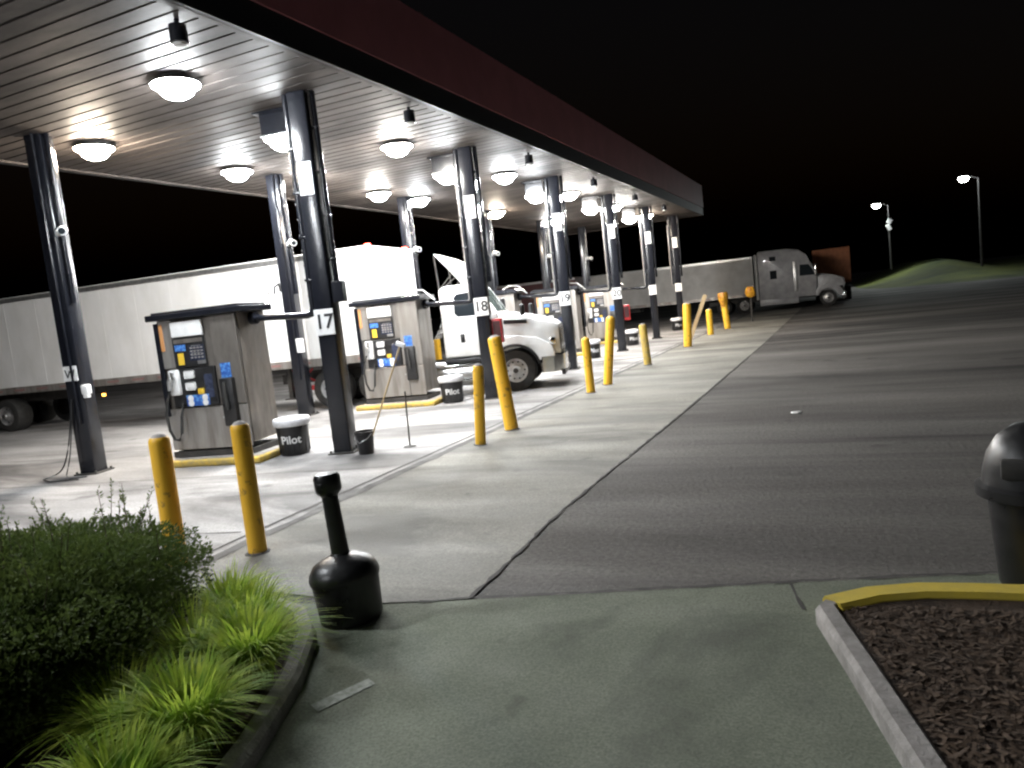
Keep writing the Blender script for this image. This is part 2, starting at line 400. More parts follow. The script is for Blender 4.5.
# ------------------------------------------------------------------ lamps under the canopy
def lens_prof():
    return [(0.33, -0.06), (0.325, -0.072), (0.255, -0.11), (0.225, -0.165), (0.17, -0.215), (0.10, -0.245), (0.05, -0.254), (0.01, -0.255)]
def make_lamp(lens, box):
    t = thing('canopy_lamp', '', 'lamp')
    b = MB()
    if box:
        b.box(0, 0, -0.20, 0.56, 0.50, 0.40, 0.012)
        b.box(0, 0, -0.02, 0.72, 0.66, 0.03, 0.006)
        b.build('housing', M['black_paint'], t)
        b = MB(); b.box(0, 0, -0.405, 0.60, 0.54, 0.03, 0.006); b.build('rim', M['alu'], t)
        zz = -0.38
    else:
        b.lathe([(0.27, 0.0), (0.27, -0.018), (0.22, -0.022), (0.19, -0.026)], 32); b.build('housing', M['pole'], t, smooth=True)
        zz = -0.028
    b = MB(); b.lathe([(0.05, 0.005), (0.20, 0.0), (0.28, -0.03), (0.332, -0.056), (0.322, -0.059), (0.05, -0.05)], 28, (0, 0, zz)); b.build('reflector', M['alu'], t, smooth=True)
    b = MB(); b.lathe(lens_prof(), 28, (0, 0, zz)); b.build('lens', M[lens], t, smooth=True)
    return t
protos = {}
def lamp(x, y, lens, box, label):
    k = (lens, box)
    if k not in protos: protos[k] = o = make_lamp(lens, box)
    else: o = copy_tree(protos[k])
    o.location = (x, y, HS-0.002); o.rotation_euler = (0, 0, R(8))
    tag(o, label, 'lamp', 'glowing lamps under the canopy')
    return o
lamp(-8.55, 8.44, 'lens_cool', 0, 'white glowing lamp nearest the camera, on the open soffit left of column 17')
lamp(-12.25, 9.95, 'lens_warm', 0, 'warm glowing lamp beside the top of the leftmost column')
lamp(-12.25, 13.5, 'lens_cool', 0, 'white glowing back row lamp just left of the column behind column 17')
lamp(-8.70, 10.85, 'lens_cool', 1, 'small looking lamp under a black box beside the top of column 17')
lamp(-8.55, 14.35, 'lens_neutral', 0, 'round glowing lamp midway between the tops of columns 17 and 18')
lamp(-12.15, 19.06, 'lens_neutral', 0, 'back row lamp seen just right of column 17 above the white trailer front')
lamp(-8.55, 16.55, 'lens_cool', 1, 'lamp under a black box just left of column 18')
lamp(-12.05, 21.2, 'lens_cool', 0, 'back row lamp just right of the column behind column 18')
lamp(-8.50, 19.93, 'lens_cool', 0, 'round glowing lamp just right of column 18 with bluish glow above')
lamp(-12.0, 26.95, 'lens_warm', 0, 'warm back row lamp low on the soffit edge between columns 18 and 19')
lamp(-8.48, 22.2, 'lens_cool', 1, 'boxed lamp just left of column 19')
lamp(-8.47, 25.4, 'lens_neutral', 0, 'round glowing lamp just right of column 19')
lamp(-8.45, 27.7, 'lens_neutral', 1, 'boxed lamp just left of the fourth numbered column')
lamp(-8.45, 31.0, 'lens_neutral', 0, 'round lamp just right of the fourth numbered column')
lamp(-8.45, 33.4, 'lens_neutral', 1, 'boxed lamp just left of the fifth numbered column')
lamp(-8.45, 36.6, 'lens_warm', 0, 'warm lamp just right of the fifth numbered column near the far canopy end')
lamp(-12.0, 32.6, 'lens_neutral', 0, 'far back row lamp hidden mostly behind the fourth numbered column')
lamp(-12.0, 15.6, 'lens_neutral', 0, 'back row lamp directly behind column 17')

lamp(-8.55, 2.6, 'lens_cool', 0, 'added glowing lamp on the soffit out of view at left, to light the planting')  # added lamp out of view, continues the row to brighten the planting
lamp(-8.55, -3.2, 'lens_cool', 0, 'added glowing lamp at the left canopy end, out of view, to light the foreground')  # second added lamp, unseen, throws more light on the foreground
# small dark cylinders hung along the front edge of the soffit
b0 = None
for y, lb in ((7.0, 'nearest small dark canister under the canopy edge, above the nearest lamp'), (12.2, 'small dark canister under the canopy edge between columns 17 and 18'),
          (17.9, 'small dark canister under the canopy edge between columns 18 and 19'), (23.3, 'small dark canister under the canopy edge just right of column 19'),
          (28.5, 'small dark canister under the canopy edge just right of the fourth numbered column'), (33.6, 'small dark canister under the canopy edge at the last numbered column')):
    if b0 is None:
        b0 = thing('soffit_canister', lb, 'fixture', (0, 0, 0))
        b = MB(); b.lathe([(0.03, 0), (0.03, -0.06), (0.10, -0.07), (0.105, -0.27), (0.09, -0.28)], 24); b.build('body', M['black_paint'], b0, smooth=True)
        b = MB(); b.lathe([(0.085, -0.281), (0.07, -0.30), (0.01, -0.305)], 24); b.build('base_disc', M['sign_white'], b0, smooth=True)
        o = b0
    else: o = copy_tree(b0)
    o.location = (-6.93, y, HS)
    tag(o, lb, 'fixture', 'small canisters along the canopy edge')

# ------------------------------------------------------------------ columns
TH = R(13)
def make_column(front):
    t = thing('canopy_column', '', 'column')
    b = MB(); b.box(0, 0, (HS)/2, 0.32, 0.32, HS-0.004, 0.03, seg=3); b.build('post', M['black_paint'], t, smooth=True)
    b = MB(); b.box(0, 0, 0.012, 0.46, 0.46, 0.024, 0.004)
    for sx in (-1, 1):
        for sy in (-1, 1): b.lathe([(0.02, 0.024), (0.02, 0.06)], 6, (sx*0.19, sy*0.19, 0))
    b.build('base_plate', M['frame'], t)
    if front:
        b = MB(); b.tube([(-0.235, -0.03, 2.36), (-0.235, -0.03, HS-0.01)], 0.055, 14)
        for z in (2.9, 3.6, 4.3, 5.0): b.box(-0.215, -0.03, z, 0.15, 0.14, 0.04, 0.004)
        b.build('vent_pipe', M['black_paint'], t, smooth=True)
        b = MB(); b.tube([(0.225, 0.0, 2.75), (0.225, 0.0, HS-0.01)], 0.045, 14)
        for z in (3.2, 3.9, 4.6, 5.3): b.box(0.205, 0, z, 0.12, 0.11, 0.035, 0.004)
        b.build('downpipe', M['black_paint'], t, smooth=True)
        b = MB(); b.tube([(-0.31, 0.06, 2.3), (-0.31, 0.06, HS-0.45)], 0.022, 8)
        for z in [2.4+0.25*i for i in range(12)]: b.box(-0.30, 0.06, z, 0.065, 0.06, 0.03)
        b.build('conduit', M['steel'], t)
        b = MB(); b.box(0, -0.164, 4.50, 0.24, 0.008, 0.52, 0.002); b.build('upper_plate', M['sign_white'], t)
    else:
        b = MB(); b.tube([(0.21, -0.05, 3.0), (0.21, -0.05, HS-0.01)], 0.045, 14)
        for z in (3.5, 4.3, 5.1): b.box(0.19, -0.05, z, 0.11, 0.11, 0.035, 0.004)
        b.build('downpipe', M['black_paint'], t, smooth=True)
        b = MB(); b.tube([(0.05, -0.20, 0.9), (0.05, -0.20, HS-0.01)], 0.022, 8)
        b.build('conduit', M['black_paint'], t, smooth=True)
    return t
cf = make_column(True); cb = make_column(False)
FR = [(-7.77, 10.203+5.866*i) for i in range(6)]
BK = [(-12.336, 8.963+5.866*i) for i in range(6)]
fl = ['black column with the 17 sign, nearest and tallest in the photo', 'black column with the 18 sign in front of the white truck cab', 'black column with the 19 sign right of the white truck nose',
      'black column standing behind the leaning pair of slim bollards, fourth numbered one', 'black column fifth along the numbered front row', 'last black column of the front row at the far canopy end']
bl = ['leftmost black column with two white tags and trailing hoses', 'black back row column seen just left of column 17', 'black back row column rising behind the second pump',
      'black back row column seen just right of column 18', 'black back row column seen just left of column 19', 'thin looking back row column between columns 19 and the fourth']
for i, (x, y) in enumerate(FR):
    o = cf if i == 0 else copy_tree(cf)
    o.location = (x, y, 0.008); o.rotation_euler = (0, 0, TH)
    tag(o, fl[i], 'column', 'front row of canopy columns')
for i, (x, y) in enumerate(BK):
    o = cb if i == 0 else copy_tree(cb)
    o.location = (x, y, 0.008); o.rotation_euler = (0, 0, TH)
    tag(o, bl[i], 'column', 'back row of canopy columns')

def facing(x, y, th, lx, ly):
    c, s = math.cos(th), math.sin(th); return (x+c*lx-s*ly, y+s*lx+c*ly)
NUM = ['17', '18', '19', '20', None, None]
sl = ['white square sign reading 17 on its black column', 'white square sign reading 18 on its black column', 'white square sign reading 19 on its black column', 'white square sign on the fourth numbered column',
      'small white sign on the fifth front row column', 'small white sign on the last front row column']
for i, (x, y) in enumerate(FR):
    px, py = facing(x, y, TH, 0.0, -0.172)
    t = thing('lane_sign', sl[i], 'sign', (px, py, 2.2), TH, 'lane number signs on the columns')
    b = MB(); b.box(0, 0, 0, 0.33, 0.016, 0.42, 0.004); b.build('plate', M['sign_white'], t)
    if NUM[i]:
        me = text_mesh(NUM[i], 0.33); me.materials.append(M['ink'])
        o = bpy.data.objects.new('number', me); col.objects.link(o); o.parent = t
        o.rotation_euler = (R(90), 0, 0); o.location = (0, -0.011, 0)
# tags on two back columns
b = MB(); b.box(0.265, -0.04, 2.66, 0.19, 0.17, 0.34, 0.012); b.build('junction_box', M['black_paint'], cf)
px, py = facing(*BK[0], TH, 0.0, -0.172)
t = thing('column_tag', 'upper white tag on the leftmost column', 'tag', (px, py, 1.80), TH, 'white tags on the leftmost column')
b = MB(); b.box(0, 0, 0, 0.27, 0.014, 0.26, 0.004); b.build('plate', M['sign_white'], t)
b = MB()
for k, (xa, za, xb, zb) in enumerate(((-0.09, 0.07, -0.05, -0.07), (-0.05, -0.07, 0.0, 0.05), (0.0, 0.05, 0.05, -0.07), (0.05, -0.07, 0.09, 0.07))): b.tube([(xa, -0.010, za), (xb, -0.010, zb)], 0.012, 6)
b.build('mark', M['ink'], t)
px, py = facing(*BK[0], TH, 0.20, -0.10)
t = thing('column_tag', 'lower white lump shaped tag on the leftmost column', 'tag', (px, py, 1.50), TH, 'white tags on the leftmost column')
b = MB(); b.box(0, 0, 0, 0.13, 0.12, 0.17, 0.02); b.box(0, -0.005, -0.11, 0.09, 0.09, 0.08, 0.015); b.build('box', M['sign_white'], t, smooth=True)
px, py = facing(*BK[1], TH, 0.16, -0.17)
t = thing('column_tag', 'white tag on the back row column behind the trash can', 'tag', (px, py, 1.75), TH)
b = MB(); b.box(0, 0, 0, 0.20, 0.014, 0.34, 0.004); b.build('plate', M['sign_white'], t)
# white cameras on the back columns
cp = None
for i, lb in ((0, 'white camera high on the leftmost column'), (1, 'white camera on the column just left of column 17'), (2, 'white camera on the column behind the second pump'),
              (3, 'white camera on the column just right of column 18'), (4, 'white camera on the back column just left of column 19'), (5, 'white camera on the back column right of column 19')):
    px, py = facing(*BK[i], TH, 0.17, -0.12)
    if cp is None:
        cp = thing('security_camera', lb, 'camera')
        b = MB(); b.lathe([(0.055, 0), (0.055, 0.03)], 20, (0, 0, 0), 'X'); b.tube([(0.03, 0, 0), (0.10, 0, 0.02), (0.15, -0.03, 0.02)], 0.02, 8); b.build('bracket', M['sign_white'], cp, smooth=True)
        b = MB(); b.tube([(0.06, 0.06, 0.05), (0.26, -0.20, -0.01)], 0.075, 18); b.build('housing', M['sign_white'], cp, smooth=True)
        b = MB(); b.tube([(0.26, -0.203, -0.01), (0.266, -0.21, -0.012)], 0.055, 16); b.build('lens', M['glass'], cp, smooth=True)
        o = cp
    else: o = copy_tree(cp)
    o.location = (px, py, 4.2); o.rotation_euler = (0, 0, TH)
    tag(o, lb, 'camera', 'security cameras on the back columns')
# red extinguisher boxes on two columns
rp = None
for i, z, lb in ((1, 1.60, 'red extinguisher box on column 18 in front of the white truck door'), (3, 1.45, 'red extinguisher box on the fourth numbered column')):
    px, py = facing(*FR[i], TH, 0.29, 0.05)
    if rp is None:
        rp = thing('extinguisher_box', lb, 'box')
        b = MB(); b.box(0, 0, 0, 0.24, 0.22, 0.58, 0.02); b.build('case', M['red'], rp, smooth=True)
        b = MB(); b.box(0, -0.113, 0.02, 0.18, 0.006, 0.42, 0.002); b.build('door', M['darkred'], rp)
        o = rp
    else: o = copy_tree(rp)
    o.location = (px, py, z); o.rotation_euler = (0, 0, TH); tag(o, lb, 'box', 'red extinguisher boxes on columns')
# loose hoses at the leftmost column
b = MB()
def sag(p0, p1, dip, n=14): return [(p0[0]+(p1[0]-p0[0])*k/n, p0[1]+(p1[1]-p0[1])*k/n, p0[2]+(p1[2]-p0[2])*k/n-dip*math.sin(math.pi*k/n)) for k in range(n+1)]
x, y = BK[0]
b.tube(sag((x+0.0, y-0.2, 1.35), (x-0.55, y-0.35, 0.05), 0.35)+[(x-0.5, y-0.6, 0.03), (x-0.1, y-0.75, 0.03), (x+0.4, y-0.6, 0.03)], 0.012, 6)
b.tube(sag((x-0.02, y-0.2, 1.25), (x-0.18, y-0.4, 0.05), 0.15)+[(x+0.1, y-0.55, 0.03), (x+0.35, y-0.4, 0.03)], 0.010, 6)
tag(b.build('air_hose', M['black_plastic'], None, smooth=True), 'thin dark hoses trailing from the leftmost column to the concrete', 'hose')

# ------------------------------------------------------------------ pumps
def make_pump(body, end):
    W, D, H = 1.62, 0.82, 2.40
    t = thing('fuel_pump', '', 'fuel pump')
    yf = -D/2
    b = MB(); b.box(0, 0.02, H/2+0.10, W, D-0.04, H-0.20, 0.015); b.build('cabinet', M[end], t)
    b = MB(); b.box(0, 0, 0.055, W+0.02, D+0.02, 0.10, 0.006); b.build('base_skirt', M['frame'], t)
    b = MB(); b.box(0, 0, H+0.055, W+0.26, D+0.16, 0.11, 0.02); b.box(0, 0, H+0.125, W+0.10, D+0.02, 0.04, 0.01); b.build('top_cap', M['black_paint'], t)
    b = MB(); b.box(-0.20, yf-0.004, 0.50, 1.20, 0.03, 0.72, 0.012)
    b.box(0.61, yf-0.004, 0.50, 0.40, 0.03, 0.72, 0.012); d = b.build('lower_door', M[body], t)
    b = MB(); b.lathe([(0.018, 0), (0.018, 0.012)], 12, (0.33, yf-0.032, 0.66), 'Y'); b.build('lock', M['alu'], d)
    b = MB(); b.box(-0.78, yf-0.012, 1.55, 0.09, 0.05, 1.62, 0.01); b.build('corner_post', M['black_paint'], t)
    b = MB(); b.box(-0.60, yf-0.006, 1.98, 0.26, 0.035, 0.82, 0.008); b.build('side_panel', M[body], t)
    b = MB(); b.box(-0.685, yf-0.0285, 2.10, 0.07, 0.008, 0.46, 0.002); b.build('orange_strip', M['orange_label'], t)
    # header sign and display
    b = MB(); b.box(-0.17, yf-0.016, 2.22, 0.62, 0.05, 0.26, 0.01); b.build('header_panel', M['sign_white'], t)
    b = MB(); b.box(-0.17, yf-0.010, 1.82, 0.64, 0.04, 0.50, 0.01); ds = b.build('display_panel', M['black_plastic'], t)
    b = MB(); b.box(-0.17, yf-0.031, 2.015, 0.58, 0.006, 0.07, 0.002); b.build('price_strip', M['bronze'], ds)
    b = MB(); b.box(-0.02, yf-0.031, 1.80, 0.30, 0.006, 0.26, 0.002); b.build('screen', M['screen'], ds)
    b = MB(); b.box(-0.34, yf-0.031, 1.90, 0.22, 0.006, 0.11, 0.002); b.build('blue_sticker', M['blue'], ds)
    b = MB(); b.box(-0.35, yf-0.031, 1.71, 0.12, 0.006, 0.20, 0.002); b.build('yellow_sticker', M['yellow_label'], ds)
    b = MB()
    for r_ in range(4):
        for c_ in range(4): b.box(-0.12+c_*0.07, yf-0.037, 1.72+r_*0.055, 0.045, 0.006, 0.03, 0.002)
    b.build('keypad', M['steel'], ds)
    b = MB(); b.box(0.06, yf-0.036, 1.635, 0.16, 0.016, 0.06, 0.004); b.build('card_reader', M['alu'], ds)
    b = MB()
    for k in range(5): b.box(-0.02, yf-0.0355, 1.76+k*0.04, 0.22-0.03*(k % 3), 0.003, 0.010)
    b.build('display_rows', M['steel'], ds)
    b = MB(); b.box(0.14, yf-0.041, 1.22, 0.16, 0.008, 0.40, 0.004); b.build('instruction_decal', M['screen'], t)
    # black grade panel
    b = MB(); b.box(-0.17, yf-0.014, 1.22, 0.90, 0.05, 0.66, 0.012); gp = b.build('grade_panel', M['black_plastic'], t)
    for zz in (1.44, 1.24):
        b = MB(); b.box(-0.22, yf-0.050, zz, 0.20, 0.024, 0.14, 0.03, seg=3); b.build('grade_button', M['sign_white'], gp, smooth=True)
    b = MB(); b.box(-0.03, yf-0.047, 1.14, 0.12, 0.018, 0.10, 0.02); b.build('yellow_button', M['yellow_label'], gp, smooth=True)
    b = MB(); b.box(-0.12, yf-0.043, 0.99, 0.46, 0.010, 0.19, 0.004); bp_ = b.build('blue_plate', M['blue'], gp)
    for xx in (-0.26, 0.03):
        for zz in (1.03, 0.945):
            b = MB(); b.lathe([(0.055, 0), (0.055, 0.006)], 18, (xx, yf-0.055, zz), 'Y'); b.build('white_decal', M['sign_white'], bp_)
    # left nozzle
    b = MB(); b.box(-0.52, yf-0.05, 1.32, 0.20, 0.11, 0.44, 0.03); b.build('nozzle_boot', M['sign_white'], t, smooth=True)
    b = MB(); b.tube([(-0.52, yf-0.12, 1.50), (-0.55, yf-0.17, 1.36), (-0.57, yf-0.16, 1.20)], 0.045, 12, 0.035); b.tube([(-0.52, yf-0.11, 1.50), (-0.46, yf-0.13, 1.40), (-0.5, yf-0.18, 1.26)], 0.014, 8)
    b.build('nozzle', M['alu'], t, smooth=True)
    b = MB(); b.tube([(-0.57, yf-0.16, 1.20), (-0.62, yf-0.20, 1.02), (-0.66, yf-0.22, 0.80), (-0.64, yf-0.22, 0.52), (-0.58, yf-0.20, 0.36), (-0.50, yf-0.19, 0.34), (-0.44, yf-0.18, 0.46), (-0.42, yf-0.15, 0.74), (-0.42, yf-0.06, 0.95)], 0.024, 10); b.build('hose', M['rubber'], t, smooth=True)
    # right side panel, sticker and holster
    b = MB(); b.box(0.56, yf-0.008, 1.63, 0.50, 0.035, 1.50, 0.01); b.build('right_panel', M[end], t)
    b = MB(); b.box(0.50, yf-0.030, 1.42, 0.20, 0.008, 0.32, 0.003); b.build('blue_label', M['blue'], t)
    b = MB(); b.box(0.52, yf-0.06, 0.92, 0.26, 0.12, 0.82, 0.03); b.build('holster', M['black_plastic'], t, smooth=True)
    b = MB(); b.tube([(0.50, yf-0.13, 1.26), (0.52, yf-0.17, 1.05), (0.53, yf-0.16, 0.80)], 0.035, 10); b.build('spare_nozzle', M['rubber'], t, smooth=True)
    return t
pumps = [make_pump('steel', 'bronze'), make_pump('steel', 'steel')]
PANG = R(8)
plb = ['bronze and grey fuel pump nearest the camera, joined to column 17 by a black pipe', 'brushed steel fuel pump in front of the white trailer, joined to column 18',
       'fuel pump half hidden right of the white truck nose', 'fuel pump left of the red box, beside the fourth numbered column', 'fuel pump behind the fifth front row column']
ilb = ['low concrete pump island with worn yellow edge under the nearest pump', 'low pump island with yellow edge under the steel pump by the trailer', 'low pump island right of the white truck nose',
       'low pump island beside the fourth numbered column', 'low pump island beside the fifth front row column']
for i in range(5):
    x, y = -10.10, 9.95+5.866*i
    o = pumps[0] if i == 0 else (pumps[1] if i == 1 else copy_tree(pumps[1]))
    o.location = (x, y, 0.13); o.rotation_euler = (0, 0, PANG)
    tag(o, plb[i], 'fuel pump', 'fuel pumps under the canopy')
    # overhead pipe to the column (rigidly fixed to the pump)
    fx, fy = facing(*FR[i], TH, -0.235, -0.03)
    inv = Matrix.Translation((x, y, 0.13)) @ Matrix.Rotation(PANG, 4, 'Z'); inv.invert()
    e = inv @ Vector((fx, fy, 2.36))
    b = MB(); b.tube([(0.72, 0.0, 2.28), (e.x-0.12, e.y, e.z-0.02), (e.x-0.03, e.y, e.z+0.0), (e.x, e.y, e.z+0.08)], 0.055, 14)
    b.lathe([(0.11, 0), (0.11, 0.10)], 16, (0.83, 0.0, 2.28), 'X')
    b.build('overhead_pipe', M['black_paint'], o, smooth=True)
    if i > 0:
      b = MB(); b.tube([(0.35, 0.05, 2.56), (0.55, 0.05, 2.66), (0.85, 0.02, 2.62), (1.12, 0.02, 2.36)], 0.018, 8); b.build('cable', M['alu'], o, smooth=True)
    t = thing('pump_island', ilb[i], 'pump island', (x+0.05, y, 0.008), PANG, 'pump islands under the canopy')
    b = MB(); b.box(0, 0, 0.058, 2.06, 1.36, 0.115, 0.03, seg=3); b.build('kerb', M['yellow_old'], t, smooth=True)
    b = MB(); b.box(0, 0, 0.117, 1.90, 1.20, 0.010, 0.003); b.build('top_slab', M['kerb'], t)

# ------------------------------------------------------------------ trash cans, bucket, squeegee
def make_can():
    t = thing('trash_can', '', 'trash can')
    b = MB(); b.lathe([(0.235, 0.0), (0.25, 0.02), (0.285, 0.55), (0.285, 0.56)], 32)
    for a in range(12):
        aa = a*math.pi/6; b.box(0.262*math.cos(aa), 0.262*math.sin(aa), 0.28, 0.016, 0.03, 0.46, 0.004, rot=Matrix.Rotation(aa, 4, 'Z'))
    b.build('body', M['black_plastic'], t, smooth=True)
    b = MB(); b.lathe([(0.288, 0.51), (0.310, 0.525), (0.322, 0.575), (0.318, 0.625), (0.30, 0.648), (0.20, 0.665), (0.17, 0.60)], 48, wob=0.03); b.build('liner', M['bag_white'], t, smooth=True)
    me = text_mesh('Pilot', 0.19)
    for v in me.vertices:                        # wrap the word round the body
        z = v.co.y; a = v.co.x/0.276; d = 0.279+v.co.z*0.8+0.004+(z)*0.06
        v.co = Vector((d*math.sin(a), -d*math.cos(a), 0.28+z))
    me.materials.append(M['sign_white'])
    o = bpy.data.objects.new('lettering', me); col.objects.link(o); o.parent = t
    return t
cp = make_can()
for i, (x, y, lb) in enumerate(((-8.80, 10.15, 'black trash can with white liner and lettering beside column 17'), (-8.68, 15.75, 'black trash can with white liner by the steel pump and white truck'),
                              (-8.24, 25.6, 'black trash can seen behind the slim bollard right of the truck nose'), (-8.1, 30.6, 'black trash can between the fourth and fifth front row columns'), (-7.9, 39.0, 'black trash can with pale lid near the far end of the canopy'))):
    o = cp if i == 0 else copy_tree(cp)
    o.location = (x, y, 0.008); o.rotation_euler = (0, 0, R(30)); o.scale = (0.98, 0.98, 0.98)
    tag(o, lb, 'trash can', 'black trash cans between the pumps')
t = thing('bucket', 'small black bucket on the concrete right of column 17', 'bucket', (-7.23, 10.02, 0.008))
b = MB(); b.lathe([(0.125, 0.0), (0.15, 0.33), (0.165, 0.335), (0.165, 0.37), (0.15, 0.372), (0.135, 0.10)], 28); b.build('body', M['black_plastic'], t, smooth=True)
b = MB(); b.tube([(-0.16, 0, 0.35), (-0.12, -0.10, 0.26), (0, -0.168, 0.20), (0.12, -0.10, 0.26), (0.16, 0, 0.35)], 0.006, 6); b.build('handle', M['alu'], t, smooth=True)
t = thing('squeegee', 'long wooden handled squeegee leaning out of the black bucket', 'squeegee', (-7.16, 10.02, 0.14))
b = MB(); b.tube([(0, 0, 0), (0.66, 0.22, 1.53)], 0.014, 8); b.build('handle', M['wood'], t, smooth=True)
b = MB(); b.box(0.68, 0.23, 1.57, 0.17, 0.05, 0.07, 0.012, rot=Matrix.Rotation(R(22), 4, 'Y')); b.build('head', M['sign_white'], t, smooth=True)
t = thing('thin_post', 'thin dark metal rod standing on the concrete in front of the steel pump', 'post', (-6.68, 10.47, 0.008))
b = MB(); b.tube([(0, 0, 0.01), (0.03, 0, 0.92)], 0.014, 8); b.build('rod', M['frame'], t, smooth=True)
b = MB(); b.lathe([(0.11, 0), (0.10, 0.014), (0.02, 0.02)], 20); b.build('foot', M['frame'], t, smooth=True)

# ------------------------------------------------------------------ bollards
def bollard(x, y, h, r, lean, label, m='yellow', cap=True):
    t = thing('bollard', label, 'bollard', (x, y, 0.008), 0, 'yellow bollards along the fuel lanes')
    b = MB(); r *= 1.12; b.lathe([(r, -0.02), (r, h-0.05), (r*0.96, h-0.02), (r*0.80, h)], 28); b.build('post', M[m], t, smooth=True)
    b = MB(); b.lathe([(r*0.80, h-0.004), (r*0.5, h+0.025), (0.01, h+0.035)], 28); b.build('cap', M['kerb'] if cap else M[m], t, smooth=True)
    b = MB(); b.lathe([(r+0.035, 0.0), (r+0.01, 0.014), (r-0.005, 0.016)], 24, wob=0.1); b.build('collar', M['joint'], t, smooth=True)
    t.rotation_euler = (R(lean[1]), R(lean[0]), 0)
    return t
bollard(-5.96, 5.02, 1.25, 0.085, (0.5, 0), 'near yellow bollard rising behind the shrub')
bollard(-5.35, 5.44, 1.27, 0.080, (0, 0), 'near yellow bollard right of the one behind the shrub')
bollard(-5.37, 10.47, 1.26, 0.075, (5, 0), 'short upright yellow bollard left of the tall leaning one')
bollard(-5.37, 11.71, 1.63, 0.105, (-5, 0), 'tall thick yellow bollard leaning left in front of the truck wheel')
bollard(-5.31, 16.06, 1.23, 0.085, (-0.5, 0), 'short yellow bollard in front of the truck bumper', cap=False)
bollard(-5.30, 17.37, 1.62, 0.095, (8, 0), 'tall yellow bollard leaning right, beyond the truck nose', cap=False)
bollard(-5.33, 21.65, 1.19, 0.10, (-3, 0), 'pale worn yellow bollard before the fifth front row column', m='yellow_old')
bollard(-5.21, 27.33, 1.55, 0.13, (3, 0), 'tall thick yellow bollard with a board leaning behind it')
bollard(-5.28, 33.0, 1.10, 0.115, (0, 0), 'short yellow bollard right of the thick far one')
t = bollard(-5.02, 36.4, 1.30, 0.13, (-4, 0), 'far yellow bollard with a flared yellow cover on top')
b = MB(); b.lathe([(0.14, 1.02), (0.17, 1.20), (0.22, 1.42), (0.24, 1.60), (0.20, 1.72), (0.10, 1.66)], 24, wob=0.25, seed=2); b.build('cover', M['bag_yellow'], t, smooth=True)
t = thing('covered_post', 'thin dark post with a yellow cover in front of the parked trailer', 'post', (-4.4, 41.2, 0.008))
b = MB(); b.tube([(0, 0, 0), (0, 0, 1.35)], 0.05, 10); b.build('post', M['frame'], t, smooth=True)
b = MB(); b.lathe([(0.08, 1.25), (0.20, 1.32), (0.25, 1.5), (0.24, 1.7), (0.16, 1.82), (0.05, 1.80)], 24, wob=0.25, seed=5); b.build('cover', M['bag_yellow'], t, smooth=True)
b = MB(); b.box(0, 0, 0.98, 0.14, 0.03, 1.95, 0.006); o = b.build('leaning_board', M['wood'])
o.location = (-5.35, 28.2, 0.02); o.rotation_euler = (R(6), R(24), 0)
tag(o, 'pale board leaning beside the thick far bollard', 'board')
# ------------------------------------------------------------------ smokers receptacle
t = thing('cigarette_receptacle', 'black long necked cigarette receptacle at the edge of the walkway', 'ashtray bin', (-3.37, 4.24, 0.012)); t.rotation_euler = (0, R(-3.5), 0)
b = MB(); b.lathe([(0.215, 0.0), (0.225, 0.02), (0.242, 0.30), (0.242, 0.315)], 48); b.build('base_can', M['black_plastic'], t, smooth=True)
b = MB(); b.lathe([(0.250, 0.300), (0.253, 0.325), (0.243, 0.365), (0.21, 0.415), (0.14, 0.455), (0.075, 0.475), (0.068, 0.49)], 48); b.build('dome', M['black_plastic'], t, smooth=True)
b = MB(); b.lathe([(0.066, 0.47), (0.062, 0.60), (0.058, 0.93)], 32); b.build('neck', M['black_plastic'], t, smooth=True)
b = MB(); b.lathe([(0.058, 0.90), (0.088, 0.935), (0.095, 0.95), (0.095, 1.04), (0.082, 1.065), (0.03, 1.075)], 32); b.box(0, -0.088, 0.99, 0.06, 0.02, 0.04, 0.006); b.build('head', M['black_plastic'], t, smooth=True)

# ------------------------------------------------------------------ litter bin at the right edge
t = thing('litter_bin', 'round black litter bin with domed lid cut by the right photo edge', 'litter bin', (1.02, 5.43, 0.012))
b = MB(); b.lathe([(0.20, 0.0), (0.215, 0.02), (0.265, 0.60), (0.265, 0.62)], 40)
b.build('body', M['black_plastic'], t, smooth=True)
b = MB(); b.lathe([(0.30, 0.585), (0.325, 0.595), (0.325, 0.655), (0.29, 0.675), (0.28, 0.76), (0.255, 0.86), (0.20, 0.96), (0.11, 1.03), (0.02, 1.05)], 40); b.build('lid', M['black_plastic'], t, smooth=True)
b = MB(); b.box(-0.10, -0.245, 0.80, 0.24, 0.06, 0.13, 0.02, rot=Matrix.Rotation(R(-20), 4, 'Z')); b.build('flap', M['frame'], t, smooth=True)

